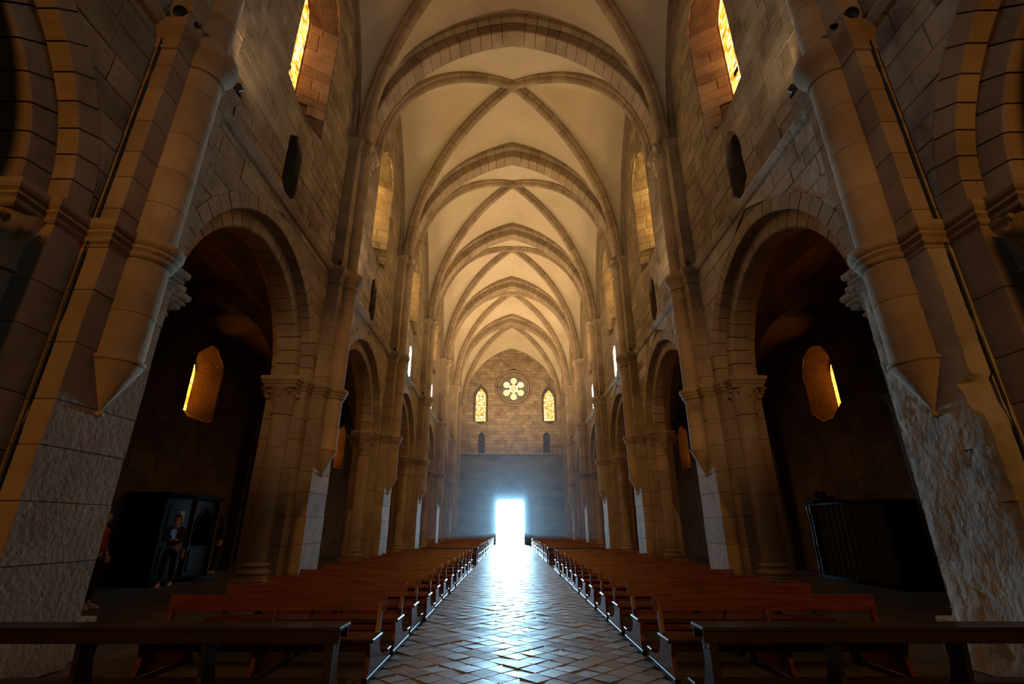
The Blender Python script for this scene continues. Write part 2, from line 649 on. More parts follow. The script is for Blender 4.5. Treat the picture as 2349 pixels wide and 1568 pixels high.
# ---- ashlar
def ashlar(parent, fn, u0, u1, z0, z1, courses, lens, openings, mat, nobj, top=None, d=0.02, bev=0.014, name='stone', joint=0.011, seed=1, ou=0.0):
    """coursed stones in the (u,z) plane; fn(u,z,h): h is how far a point stands proud.
    openings: list of (centre, func(z)->half width). top(u)->z limit or None"""
    rr = random.Random(seed)
    blocks = []
    z = z0
    while z < z1 - 0.08:
        hgt = rr.uniform(*courses)
        if z + hgt > z1 - 0.1:
            hgt = z1 - z
        za, zb = z, z + hgt
        segs = [((u0, u0), (u1, u1))]
        for c, hf in openings:
            ha, hb = hf(za), hf(zb)
            hm = max(ha, hb, hf((za + zb) / 2))
            if hm <= 0:
                continue
            ns = []
            for (la, lb), (ra, rb) in segs:
                if max(ra, rb) <= c - hm or min(la, lb) >= c + hm:
                    ns.append(((la, lb), (ra, rb)))
                    continue
                if (c - ha - la) > 0.02 or (c - hb - lb) > 0.02:
                    ns.append(((la, lb), (max(la, c - ha), max(lb, c - hb))))
                if (ra - c - ha) > 0.02 or (rb - c - hb) > 0.02:
                    ns.append(((min(ra, c + ha), min(rb, c + hb)), (ra, rb)))
            segs = ns
        for (la, lb), (ra, rb) in segs:
            s, e = min(la, lb), max(ra, rb)
            cuts = []
            p = max(la, lb) + rr.uniform(lens[0] * 0.5, lens[1])
            while p < min(ra, rb) - lens[0] * 0.6:
                cuts.append(p)
                p += rr.uniform(*lens)
            left = (la, lb)
            for cpt in cuts + [None]:
                right = (ra, rb) if cpt is None else (cpt, cpt)
                wmid = (right[0] + right[1] - left[0] - left[1]) / 2
                if wmid > 0.05:
                    um = (left[0] + left[1] + right[0] + right[1]) / 4
                    if top is None or za < top(um) + 0.1:
                        blocks.append((left[0], left[1], right[0], right[1], za, zb, rr.uniform(0.0, 0.016)))
                left = right
        z = zb
    meshes = []
    for la, lb, ra, rb, za, zb, pr in blocks:
        g = joint / 2
        A = [(la + g, za + g), (ra - g, za + g), (rb - g, zb - g), (lb + g, zb - g)]
        um = (la + lb + ra + rb) / 4
        zm = (za + zb) / 2
        jx = [rr.uniform(-0.006, 0.006) for _ in range(8)]
        B = []
        for k, (u, w) in enumerate(A):
            B.append((u + (bev if u < um else -bev) + jx[k], w + (bev if w < zm else -bev) + jx[k + 4]))
        vs = [fn(u, w, -0.03) for u, w in A] + [fn(u, w, d + pr - bev * 0.6) for u, w in A] + [fn(u, w, d + pr) for u, w in B]
        fs = [(8, 9, 10, 11)]
        for k in range(4):
            k2 = (k + 1) % 4
            fs.append((k, k2, 4 + k2, 4 + k))
            fs.append((4 + k, 4 + k2, 8 + k2, 8 + k))
        meshes.append((seen_area(vs[4:8]), vs, fs))
    meshes.sort(key=lambda t: -t[0])
    rest = MB()
    for i, (ar, vs, fs) in enumerate(meshes):
        if i < nobj and ar > 0:
            MB().add(vs, fs).build(name, mat, parent)
        else:
            rest.add(vs, fs)
    return rest


# ------------------------------------------------------------------ ground outside and floor
g = MB().box(-30, 30, YW + 0.9, YW + 60, -0.30, -0.02).build('ground_outside', 'paving')
tag(g, 'pale sunlit paving outside the open portal', 'ground', kind='structure')

floor = MB().box(-14, 14, YE, YW + 0.95, -0.25, -0.012).build('floor', 'slab')
tag(floor, 'dark worn stone floor of nave and aisles', 'floor', kind='structure')

# diagonal tiles of the middle aisle
TS = 0.26
tile_me = MB()
hs = TS / 2 - 0.0035
tile_me.add([(-hs, -hs, -0.012), (hs, -hs, -0.012), (hs, hs, -0.012), (-hs, hs, -0.012),
             (-hs + .006, -hs + .006, 0), (hs - .006, -hs + .006, 0), (hs - .006, hs - .006, 0), (-hs + .006, hs - .006, 0)],
            [(4, 5, 6, 7), (0, 1, 5, 4), (1, 2, 6, 5), (2, 3, 7, 6), (3, 0, 4, 7)])
tile_data = tile_me.mesh('tile', 'floor_tile')
spots = []
dg = TS * math.sqrt(0.5)
AX0, AX1 = -1.55, 1.70
ny = int((YW - 1.6) / dg)
for j in range(ny):
    for i in range(-9, 10):
        x = 0.08 + (i * 2 + (j % 2)) * dg
        y = 1.7 + j * dg
        if AX0 < x < AX1 and y < YW - 0.2:
            ar = seen_area([(x - dg, y, 0), (x, y - dg, 0), (x + dg, y, 0), (x, y + dg, 0)])
            spots.append((ar, x, y))
spots.sort(key=lambda t: -t[0])
rest = MB()
for k, (ar, x, y) in enumerate(spots):
    dz, tx, ty = R.uniform(-0.003, 0.003), R.uniform(-0.022, 0.022), R.uniform(-0.022, 0.022)
    if k < 300 and ar > 0:
        o = link('tile', tile_data, floor, (x, y, dz), PI / 4)
        o.rotation_euler = (tx, ty, PI / 4)
    else:
        c, s = math.cos(PI / 4), math.sin(PI / 4)
        rest.add([(x + c * p[0] - s * p[1], y + s * p[0] + c * p[1], dz + p[2] + ty * p[0] + tx * p[1]) for p in tile_me.v], tile_me.f)
o = rest.build('tile_paving', 'floor_tile', floor)
o['kind'] = 'stuff'

# ------------------------------------------------------------------ nave walls
A1, H1 = BAY / 2 - 1.0, 2.80      # outer order of the arcade
A2, H2 = A1 - 0.34, 2.42          # inner order
WHW, WZ0, WZS, WZ1 = 1.05, 11.25, 15.2, 16.45      # window reveal on the wall face
GHW, GZ0, GZS, GZ1 = 0.62, 12.5, 15.2, 16.2     # glass
DG = 6.10
WOFF = 0.10


def wall_map(s):
    return lambda u, z, h: (NX + s * (DW + 0.022 - h), u, z)


def niche_outline(hw, z0, z1, n=8):
    return [(-hw, z0)] + [(-hw * math.cos(PI * i / n), z1 - hw + hw * math.sin(PI * i / n)) for i in range(n + 1)] + [(hw, z0)]


def bay_wall_core(s, y0, y1, first=False):
    mb = MB()
    c = (y0 + y1) / 2
    arch = [(c + u, ZI + z) for u, z in arch_outline(A1 + 0.03, H1 + 0.03, 12)]
    outer = [(y0, ZI)] + arch + [(y1, ZI), (y1, 22.0), (y0, 22.0)]
    nich = [(c + u, z) for u, z in niche_outline(0.34, 8.72, 10.42)]
    win = [(c + WOFF + u, z) for u, z in lancet_outline(WHW, WZ0, WZS, WZ1)]
    gl = [(c + WOFF + u, z) for u, z in lancet_outline(GHW, GZ0, GZS, GZ1)]
    F = lambda u, z, d: (NX + s * d, u, z)
    v2, f2 = fill_holes(outer, [nich, win])
    mb.add([F(u, z, DW + 0.022) for u, z in v2], f2)
    v2, f2 = fill_holes(outer, [gl])
    mb.add([F(u, z, DB) for u, z in v2], f2)
    n = len(outer)
    mb.add([F(u, z, DW + 0.022) for u, z in outer] + [F(u, z, DB) for u, z in outer], [(k, (k + 1) % n, n + (k + 1) % n, n + k) for k in range(n)])
    n = len(nich)
    mb.add([F(u, z, DW + 0.022) for u, z in nich] + [F(u, z, DW + 0.55) for u, z in nich], [(k, (k + 1) % n, n + (k + 1) % n, n + k) for k in range(n)])
    mb.add([F(u, z, DW + 0.55) for u, z in nich], [tuple(range(n))])
    n = len(win)
    mb.add([F(u, z, DW + 0.022) for u, z in win] + [F(u, z, DG + 0.03) for u, z in gl], [(k, (k + 1) % n, n + (k + 1) % n, n + k) for k in range(n)])
    mb.add([F(u, z, DG + 0.03) for u, z in gl] + [F(u, z, DB) for u, z in gl], [(k, (k + 1) % n, n + (k + 1) % n, n + k) for k in range(n)])
    return mb


def jamb_blocks(s, c, rr, fwd):
    """stones lining the splay of a window on the side fwd=+1 (west) or -1"""
    out = []
    p_w = Vector((NX + s * (DW + 0.02), c + fwd * WHW))
    p_g = Vector((NX + s * (DG - 0.06), c + fwd * GHW))
    ax = (p_g - p_w)
    L = ax.length
    ax.normalize()
    nrm = Vector((-ax.y, ax.x))
    if nrm.dot(Vector((0, -fwd))) < 0:
        nrm = -nrm
    z = WZ0 + 0.15
    while z < WZS + 0.05:
        h = rr.uniform(0.28, 0.40)
        # the sloping sill cuts the lower stones short
        cut = rr.choice([None, rr.uniform(0.3, 0.7)])
        spans = [(0.0, 1.0)] if cut is None else [(0, cut), (cut, 1)]
        for t0, t1 in spans:
            zb_ = z + h - 0.012
            lim = WZ0 + (GZ0 - WZ0) * t1
            if zb_ < lim:
                continue
            g_ = 0.008
            pr = 0.012 + rr.uniform(0, 0.012)
            A = [(t0 * L + g_, z), (t1 * L - g_, z), (t1 * L - g_, zb_), (t0 * L + g_, zb_)]
            vs = []
            for dep, ins in ((-0.02, 0), (pr - 0.006, 0), (pr, 0.012)):
                for k, (q, w) in enumerate(A):
                    q2 = q + (ins if k in (0, 3) else -ins)
                    w2 = w + (ins if k in (0, 1) else -ins)
                    p = p_w + ax * q2 + nrm * dep
                    vs.append((p.x, p.y, w2))
            fs = [(8, 9, 10, 11)]
            for k in range(4):
                k2 = (k + 1) % 4
                fs += [(k, k2, 4 + k2, 4 + k), (4 + k, 4 + k2, 8 + k2, 8 + k)]
            out.append((vs, fs))
        z += h
    return out


FORM_A, FORM_H = BAY / 2 - 0.45, 6.35   # wall arch of the vault


SIDE = {-1: 'north', 1: 'south'}
walls = {}
for s, wname in ((-1, 'wall_left'), (1, 'wall_right')):
    core = MB()
    ys = PY + [YW]
    for k in range(len(ys) - 1):
        m = bay_wall_core(s, ys[k], ys[k + 1])
        core.add(m.v, m.f)
    w = core.build(wname, 'mortar')
    tag(w, 'coursed stone nave wall above the arcade ' + ('beside the aisle with the two visitors' if s < 0 else 'beside the aisle with the plain dark booth'), 'wall', kind='structure')
    walls[s] = w
    fn = wall_map(s)
    # clerestory stones
    ops = []
    for k in range(len(ys) - 1):
        c = (ys[k] + ys[k + 1]) / 2
        ops.append((c + WOFF, lambda z: (WHW if z <= WZS else arch_hw(WHW, WZ1 - WZS, z - WZS)) if WZ0 < z < WZ1 else 0.0))
        ops.append((c, lambda z: 0.36 if 8.6 < z <= 10.1 else (math.sqrt(max(0, 0.36 ** 2 - (z - 10.1) ** 2)) if 10.1 < z < 10.46 else 0.0)))
        ops.append((ys[k], lambda z: 0.60))
    ops.append((YW, lambda z: 0.4))

    def top(u, ys=ys):
        for k in range(len(ys) - 1):
            if ys[k] <= u <= ys[k + 1]:
                c = (ys[k] + ys[k + 1]) / 2
                x = abs(u - c)
                Rr = arch_R(FORM_A, FORM_H)
                cx = Rr - FORM_A
                return ZU + 0.4 + math.sqrt(max(0.0, Rr * Rr - min(Rr, x + cx) ** 2))
        return 0
    smat = 'ashlar'
    r1 = ashlar(w, fn, PY[0], YW, ZS + 0.25, 20.2, (0.27, 0.40), (0.38, 0.95), ops, smat, 230, top, seed=5 + s)
    # spandrel stones
    ops2 = []
    for k in range(len(ys) - 1):
        c = (ys[k] + ys[k + 1]) / 2
        ops2.append((c, lambda z: (lambda t: max(0.0, arch_hw(A1 + 0.315, H1 + 0.315, z - ZI)))(0)))
        ops2.append((ys[k], lambda z: 0.60))
    ops2.append((YW, lambda z: 0.4))
    r2 = ashlar(w, fn, PY[0], YW, ZI + 0.02, ZS, (0.30, 0.46), (0.4, 0.9), ops2, smat if s < 0 else 'worn', 60, None, seed=15 + s)
    r1.add(r2.v, r2.f)
    # lining of the window splays
    lin = MB()
    rr = random.Random(77 + s)
    for k in range(1, len(ys) - 1):
        c = (ys[k] + ys[k + 1]) / 2
        for fwd in (1, -1):
            for vs, fs in jamb_blocks(s, c + WOFF, rr, fwd):
                if k <= 2 and fwd == 1:
                    MB().add(vs, fs).build('jamb_stone', 'ashlar', w)
                else:
                    lin.add(vs, fs)
        # head of the splay
    r1.add(lin.v, lin.f)
    o = r1.build('stone_courses', smat, w)
    o['kind'] = 'stuff'
    # string course, one moulding per bay
    for k in range(len(ys) - 1):
        m = MB()
        prof = [(0.0, ZS - 0.02), (0.07, ZS + 0.02), (0.13, ZS + 0.12), (0.14, ZS + 0.17), (0.0, ZS + 0.33)]
        n = len(prof)
        ya, yb = ys[k] + 0.55, ys[k + 1] - (0.55 if k < len(ys) - 2 else 0)
        m.add([(NX + s * (DW - p), ya, z) for p, z in prof] + [(NX + s * (DW - p), yb, z) for p, z in prof],
              [(i, i + 1, n + i + 1, n + i) for i in range(n - 1)] + [tuple(range(n)), tuple(range(2 * n - 1, n - 1, -1))])
        m.build('string_course', 'dressed' if s < 0 else 'worn', w)
    # arcade arches: two orders of voussoirs
    for k in range(len(ys) - 1):
        c = (ys[k] + ys[k + 1]) / 2
        F = lambda u, z, d, s=s: (NX + s * d, u, z)
        a = link('arcade_arch', None, w, (0, 0, 0))
        j = k > 2
        voussoirs(a, 'voussoir', 'dressed', F, c, ZI, A1, H1, 0.31, DW - 0.012, DW + 0.24, 13, joined=j)
        voussoirs(a, 'inner_voussoir', 'dressed', F, c, ZI, A2, H2, 0.40, DW + 0.23, DB - 0.24, 11, bev=0.03, joined=j)
        m = MB()
        o = voussoirs(a, 'back_order', 'dressed', F, c, ZI, A1, H1, 0.31, DB - 0.25, DB + 0.01, 12, joined=True)


# ------------------------------------------------------------------ glazing
def lancet_window(name, label, fn, c, hw, z0, zs, z1, mat, nx_, nz_, single, lead_w=0.022, group=None):
    """fn(u,z,d)->xyz, d towards the room. Each leaded pane is a child"""
    t = thing(name, label, 'window', kind='structure', group=group)
    back = MB().prism([(c + u, z) for u, z in lancet_outline(hw + 0.04, z0 - 0.03, zs, z1 + 0.05)], fn, -0.05, 0.0)
    back.build('lead_frame', 'lead', t)
    rr = random.Random(sum(map(ord, name)) + int(c * 7))
    joined = MB()
    hwf = lambda z: hw if z <= zs else arch_hw(hw, z1 - zs, z - zs)
    for j in range(nz_):
        za, zb = z0 + (z1 - z0) * j / nz_, z0 + (z1 - z0) * (j + 1) / nz_
        cuts = [-1.0] + [-1 + 2 * (i + rr.uniform(-0.22, 0.22)) / nx_ for i in range(1, nx_)] + [1.0]
        for i in range(nx_):
            if rr.random() < 0.012:
                continue
            l0, r0 = cuts[i], cuts[i + 1]
            ha, hb = hwf(za + lead_w), hwf(zb - lead_w)
            g_ = lead_w / 2
            q = []
            for uu, hh, zz in ((l0, ha, za), (r0, ha, za), (r0, hb, zb), (l0, hb, zb)):
                q.append((c + max(-hh, min(hh, uu * hw)), zz))
            if (q[1][0] - q[0][0]) < 0.05 and (q[2][0] - q[3][0]) < 0.05:
                continue
            poly = [(q[0][0] + g_, q[0][1] + g_), (q[1][0] - g_, q[1][1] + g_), (max(q[2][0] - g_, q[3][0] + g_ + 0.004), q[2][1] - g_), (q[3][0] + g_, q[3][1] - g_)]
            m = MB() if single else joined
            m.prism(poly, fn, 0.001, 0.012)
            if single:
                m.build('pane', mat, t)
    if not single:
        o = joined.build('panes', mat, t)
        o['kind'] = 'stuff'
    return t


ys = PY + [YW]
wi = 1
for s in (-1, 1):
    for k in range(1, len(ys) - 1):
        c = (ys[k] + ys[k + 1]) / 2
        fn = lambda u, z, d, s=s: (NX + s * (DG - d), u, z)
        side = 'on the wall facing the plain dark booth' if s < 0 else 'on the wall facing the two visitors'
        side = 'over the two visitors\' side' if s < 0 else 'over the plain booth\'s side'
        lancet_window('window_%d' % wi, 'amber stained glass clerestory lancet %s, %s bay behind the front desks' % (side, ordinal(k - 1)), fn, c + WOFF, GHW, GZ0, GZS, GZ1,
                      'amber_glass' if k == 1 else 'gold_glass', 6 if k == 1 else 3, 20 if k == 1 else 8, k == 1)
        wi += 1
        # small opening above the string course: open to daylight in the bays further west
        if k in (3, 4):
            fn2 = lambda u, z, d, s=s: (NX + s * (DW + 0.05 - d), u, z)
            t = MB().prism([(c + u, z) for u, z in niche_outline(0.338, 8.75, 10.41)], fn2, 0, 0.02).build('window_%d' % wi, 'white_glass')
            tag(t, 'small bright round-headed opening above the string course %s, %s bay' % (side, ordinal(k - 1)), 'window', kind='structure')
            wi += 1

# ------------------------------------------------------------------ west wall
NIW = [(-2.97, 0.31, 8.50, 10.5), (3.60, 0.33, 8.62, 10.5)]
LAW = [(-3.15, 0.75, 11.35, 14.3, 15.55, 0.54, 11.75, 14.2, 15.25), (3.98, 0.75, 11.4, 14.2, 15.45, 0.55, 11.80, 14.0, 15.08)]
ROS = (0.28, 15.22, 1.72)
DOOR = (-0.07, 1.36, 4.05, 5.95)
Fw = lambda u, z, d: (u, YW - d, z)


def west_wall():
    outer = [(-12, 0), (DOOR[0] - DOOR[1], 0), (DOOR[0] - DOOR[1], DOOR[2]), (DOOR[0] + DOOR[1], DOOR[2]), (DOOR[0] + DOOR[1], 0), (12, 0), (12, 22), (-12, 22)]
    holes, m = [], MB()
    pairs = []
    for x, hw, z0, z1 in NIW:
        h = [(x + u, z) for u, z in niche_outline(hw, z0, z1)]
        holes.append(h)
        pairs.append((h, h, 0.5, True))
    for x, hw, z0, zs, z1, gw, g0, gs, g1 in LAW:
        h = [(x + u, z) for u, z in lancet_outline(hw, z0, zs, z1)]
        gl = [(x + u, z) for u, z in lancet_outline(gw, g0, gs, g1)]
        holes.append(h)
        pairs.append((h, gl, 0.45, False))
    ro = [(ROS[0] + ROS[2] * math.cos(2 * PI * k / 40), ROS[1] + ROS[2] * math.sin(2 * PI * k / 40)) for k in range(40)]
    ri = [(ROS[0] + 1.34 * math.cos(2 * PI * k / 40), ROS[1] + 1.34 * math.sin(2 * PI * k / 40)) for k in range(40)]
    holes.append(ro)
    pairs.append((ro, ri, 0.34, False))
    # pointed recess over the door (tympanum)
    ty = [(DOOR[0] + u, DOOR[2] + 0.0 + z) for u, z in arch_outline(DOOR[1], DOOR[3] - DOOR[2] - 0.1, 10)]
    v2, f2 = fill_holes(outer, holes)
    m.add([Fw(u, z, -0.022) for u, z in v2], f2)
    for a, b, dep, close in pairs:
        n = len(a)
        m.add([Fw(u, z, -0.022) for u, z in a] + [Fw(u, z, -dep) for u, z in b], [(k, (k + 1) % n, n + (k + 1) % n, n + k) for k in range(n)])
        if close:
            m.add([Fw(u, z, -dep) for u, z in b], [tuple(range(n))])
    # outside face and door jambs
    vo, fo = fill_holes(outer, [])
    m.add([Fw(u, z, -0.9) for u, z in vo], fo)
    n = len(outer)
    m.add([Fw(u, z, -0.022) for u, z in outer] + [Fw(u, z, -0.9) for u, z in outer], [(k, (k + 1) % n, n + (k + 1) % n, n + k) for k in range(n)])
    w = m.build('wall_west', 'mortar')
    tag(w, 'pale coursed stone west wall with rose window above the open portal', 'wall', kind='structure')

    def lanc(hw, z0, zs, z1):
        return lambda z: (hw if z <= zs else arch_hw(hw, z1 - zs, z - zs)) if z0 < z < z1 else 0.0
    ops = []
    for x, hw, z0, z1 in NIW:
        ops.append((x, lambda z, hw=hw, z0=z0, z1=z1: (hw if z <= z1 - hw else math.sqrt(max(0, hw * hw - (z - z1 + hw) ** 2))) if z0 - 0.2 < z < z1 else 0.0))
    for L in LAW:
        ops.append((L[0], lanc(L[1] + 0.02, L[2], L[3], L[4])))
    ops.append((ROS[0], lambda z: math.sqrt(max(0, 1.98 ** 2 - (z - ROS[1]) ** 2))))
    aw = 5.4

    def top(u):
        Rr = arch_R(aw, 6.9)
        return ZU + math.sqrt(max(0, Rr * Rr - min(Rr, abs(u - NX) + Rr - aw) ** 2)) + 0.2
    r = ashlar(w, lambda u, z, h: Fw(u, z, -0.022 + h), NX - DW, NX + DW, 8.45, 20.2, (0.26, 0.40), (0.45, 1.15), ops, 'ashlar', 290, top, seed=3, name='stone', joint=0.022, bev=0.02)
    o = r.build('stone_courses', 'ashlar', w)
    o['kind'] = 'stuff'
    ops = [(DOOR[0], lambda z: DOOR[1] + 0.02 if z <= DOOR[2] else (arch_hw(DOOR[1] + 0.2, 2.1, z - DOOR[2]))), (NX - DW, lambda z: 0.01)]
    r = ashlar(w, lambda u, z, h: Fw(u, z, -0.03 + h * 0.8), NX - DW, NX + DW, 0.0, 8.25, (0.42, 0.62), (0.8, 1.8), ops, 'westlow', 0, None, seed=8, joint=0.008)
    o = r.build('lower_courses', 'westlow', w)
    o['kind'] = 'stuff'
    for zz, hh, pr in ((8.26, 0.17, 0.30), (4.02, 0.10, 0.04)):
        if zz > 5:
            MB().box(NX - DW, NX + DW, YW - pr, YW + 0.02, zz, zz + hh, 0.02).build('string_course', 'dressed', w)
        else:
            MB().box(NX - DW, DOOR[0] - 1.75, YW - pr, YW + 0.02, zz, zz + hh, 0.015).build('string_course', 'westlow', w)
            MB().box(DOOR[0] + 1.75, NX + DW, YW - pr, YW + 0.02, zz, zz + hh, 0.015).build('string_course', 'westlow', w)
    # moulded rings of the rose
    for rr_, wd, dd in ((1.86, 0.10, 0.05), (1.60, 0.09, -0.10), (1.42, 0.07, -0.22)):
        pts = [Fw(ROS[0] + rr_ * math.cos(2 * PI * k / 48), ROS[1] + rr_ * math.sin(2 * PI * k / 48), dd - 0.03) for k in range(49)]
        MB().tube(pts, wd, 8).build('rose_moulding', 'dressed', w, True)
    # surround of the portal arch
    a = link('portal_arch', None, w, (0, 0, 0))
    voussoirs(a, 'voussoir', 'westlow', Fw, DOOR[0], DOOR[2], DOOR[1] + 0.02, DOOR[3] - DOOR[2] - 0.10, 0.28, -0.10, 0.05, 8)
    pts = [Fw(DOOR[0] + u, DOOR[2] + z, 0.06) for u, z in arch_outline(DOOR[1] + 0.32, DOOR[3] - DOOR[2] + 0.18, 10)]
    MB().tube(pts, 0.05, 8).build('hood_moulding', 'dressed', a, True)
    pts = [Fw(DOOR[0] + u, DOOR[2] + z, 0.03) for u, z in arch_outline(DOOR[1] + 0.03, DOOR[3] - DOOR[2] - 0.08, 10)]
    MB().tube(pts, 0.04, 8).build('roll_moulding', 'dressed', a, True)
    for sx in (-1, 1):
        MB().box(DOOR[0] + sx * DOOR[1] - 0.14 * (sx < 0) - 0.0, DOOR[0] + sx * DOOR[1] + 0.14 * (sx > 0), YW - 0.06, YW + 0.6, 0, DOOR[2] + 0.02, 0.02).build('jamb', 'westlow', a)
        # shouldered lintel corners
        m = MB().prism([(DOOR[0] + sx * DOOR[1], DOOR[2]), (DOOR[0] + sx * (DOOR[1] - 0.28), DOOR[2]), (DOOR[0] + sx * (DOOR[1] - 0.20), DOOR[2] - 0.12), (DOOR[0] + sx * DOOR[1], DOOR[2] - 0.34)], Fw, -0.6, -0.1)
        m.build('lintel_shoulder', 'westlow', a)
    return w


wall_w = west_wall()
lancet_window('window_%d' % wi, 'amber leaded lancet beside the rose, nearer the two visitors\' side', lambda u, z, d: Fw(u, z, d - 0.44), LAW[0][0], 0.54, 11.75, 14.2, 15.25, 'west_glass', 4, 12, True)
wi += 1
lancet_window('window_%d' % wi, 'pale yellow leaded lancet beside the rose, nearer the plain booth\'s side', lambda u, z, d: Fw(u, z, d - 0.44), LAW[1][0], 0.55, 11.80, 14.0, 15.08, 'west_glass', 4, 11, True)
wi += 1


def rose():
    t = thing('window_%d' % wi, 'round six-lobed rose window of golden glass high above the portal', 'window', kind='structure')
    cx, cz = ROS[0], ROS[1]
    circ = lambda x, z, r, n=20: [(x + r * math.cos(2 * PI * k / n), z + r * math.sin(2 * PI * k / n)) for k in range(n)]
    lobes = [(cx + 0.86 * math.sin(k * PI / 3), cz + 0.86 * math.cos(k * PI / 3)) for k in range(6)]
    outer = circ(cx, cz, 1.40, 40)
    holes = [circ(x, z, 0.36) for x, z in lobes] + [circ(cx, cz, 0.47, 24)]
    v2, f2 = fill_holes(outer, holes)
    m = MB()
    m.add([Fw(u, z, -0.30) for u, z in v2], f2)
    for h in holes:
        n = len(h)
        m.add([Fw(u, z, -0.30) for u, z in h] + [Fw(u, z, -0.40) for u, z in h], [(k, (k + 1) % n, n + (k + 1) % n, n + k) for k in range(n)])
    m.build('tracery', 'westlow', t)
    for x, z in lobes:
        MB().prism(circ(x, z, 0.35), Fw, -0.41, -0.40).build('pane', 'rose_glass', t)
        for q in (-0.12, 0.12):
            dx, dz = x - cx, z - cz
            L = math.hypot(dx, dz)
            px_, pz_ = x + dx / L * q, z + dz / L * q
            tx, tz = -dz / L, dx / L
            MB().tube([Fw(px_ - tx * 0.33, pz_ - tz * 0.33, -0.385), Fw(px_ + tx * 0.33, pz_ + tz * 0.33, -0.385)], 0.012, 6).build('glazing_bar', 'lead', t)
    MB().prism(circ(cx, cz, 0.46, 24), Fw, -0.41, -0.40).build('pane', 'rose_glass', t)
    for rr_ in (0.34, 0.17):
        pts = [Fw(cx, cz + rr_, -0.385), Fw(cx + rr_ * 0.75, cz, -0.385), Fw(cx, cz - rr_, -0.385), Fw(cx - rr_ * 0.75, cz, -0.385), Fw(cx, cz + rr_, -0.385)]
        MB().tube(pts, 0.028, 6).build('diamond_tracery', 'dressed', t)
    # spacers between centre and lobes
    for k in range(6):
        a = k * PI / 3
        MB().prism(circ(cx + 0.5 * math.sin(a), cz + 0.5 * math.cos(a), 0.10, 10), Fw, -0.36, -0.295).build('petal_joint', 'rose_glass', t)
    MB().prism(circ(cx, cz, 1.45, 32), Fw, -0.50, -0.42).build('back_plate', 'lead', t)
    return t


rose()
wi += 1


def portal_door():
    t = thing('door_1', 'dark teal wooden portal leaf standing open against the jamb', 'door', kind='structure')
    x = DOOR[0] + DOOR[1]
    MB().box(x + 0.0, x + 0.62, YW - 0.34, YW - 0.27, 0.03, DOOR[2] - 0.05, 0.01).build('leaf', 'door_paint', t)
    for z0, z1 in ((0.25, 1.25), (1.45, 2.5), (2.7, 3.75)):
        MB().box(x + 0.10, x + 0.52, YW - 0.365, YW - 0.335, z0, z1, 0.01).build('panel', 'door_paint', t)
    for z in (0.6, 2.0, 3.4):
        MB().box(x - 0.02, x + 0.16, YW - 0.375, YW - 0.34, z, z + 0.06).build('hinge', 'iron', t)
    MB().lathe([(0.0, 0), (0.03, 0.0), (0.03, 0.05), (0.0, 0.06)], x + 0.55, YW - 0.38, n=12).build('handle', 'iron', t).location = (0, 0, 1.05)
    return t


portal_door()
# tympanum over the portal
ty = [(DOOR[0] + u, DOOR[2] + z) for u, z in arch_outline(DOOR[1], DOOR[3] - DOOR[2] - 0.1, 10)]
MB().prism(ty, Fw, -0.20, -0.12).build('tympanum', 'westlow', wall_w)

# ------------------------------------------------------------------ piers
BEADS = [(0.0, 4.70), (0.035, 4.72), (0.05, 4.745), (0.035, 4.77), (0.045, 4.785), (0.085, 4.815), (0.085, 4.845), (0.065, 4.86), (0.105, 4.885), (0.125, 4.92), (0.125, 4.985), (0.10, 5.0)]
CAVET = [(0.0, 8.02), (0.03, 8.04), (0.03, 8.08), (0.015, 8.10), (0.03, 8.18), (0.08, 8.28), (0.13, 8.34), (0.15, 8.38), (0.15, 8.50), (0.12, 8.53)]
ABAC = [(0.0, 13.0), (0.02, 13.02), (0.04, 13.08), (0.09, 13.14), (0.12, 13.18), (0.12, 13.27), (0.09, 13.30)]
SR, SR2 = 0.29, 0.24


def leaf_mesh():
    m = MB()
    prof = [(0.0, 0.0, 0.07), (0.02, 0.14, 0.085), (0.06, 0.27, 0.09), (0.12, 0.37, 0.075), (0.175, 0.40, 0.05), (0.20, 0.36, 0.03), (0.18, 0.325, 0.012)]
    n = len(prof)
    vs = []
    for x, z, w in prof:
        vs += [(x - 0.015, -w, z), (x + 0.02, 0, z + 0.005), (x - 0.015, w, z)]
    for x, z, w in prof:
        vs += [(x - 0.05, -w * 0.7, z - 0.02), (x - 0.04, 0, z - 0.015), (x - 0.05, w * 0.7, z - 0.02)]
    fs = []
    b = 3 * n
    for i in range(n - 1):
        for k in (0, 1):
            fs.append((3 * i + k, 3 * i + k + 1, 3 * i + k + 4, 3 * i + k + 3))
            fs.append((b + 3 * i + k, b + 3 * i + k + 3, b + 3 * i + k + 4, b + 3 * i + k + 1))
        fs.append((3 * i, 3 * i + 3, b + 3 * i + 3, b + 3 * i))
        fs.append((3 * i + 2, b + 3 * i + 2, b + 3 * i + 5, 3 * i + 5))
    m.add(vs, fs)
    return m.mesh('leaf', 'dressed', True)


LEAF = leaf_mesh()
rp = random.Random(4)


def cuts(z0, z1, lo, hi, rr):
    zs = [z0]
    while zs[-1] < z1 - lo * 0.8:
        zs.append(min(z1, zs[-1] + rr.uniform(lo, hi)))
    if z1 - zs[-1] < lo * 0.5:
        zs[-1] = z1
    else:
        zs.append(z1)
    return zs


def put_leaves(cap, x, y, z, r, a0, a1, n, sc_=1.0):
    for k in range(n):
        a = a0 + (a1 - a0) * (k + 0.5) / n
        o = link('leaf', LEAF, cap, (x + r * math.cos(a), y + r * math.sin(a), z + (0.0 if k % 2 == 0 else 0.09)), a, (sc_, sc_, sc_))


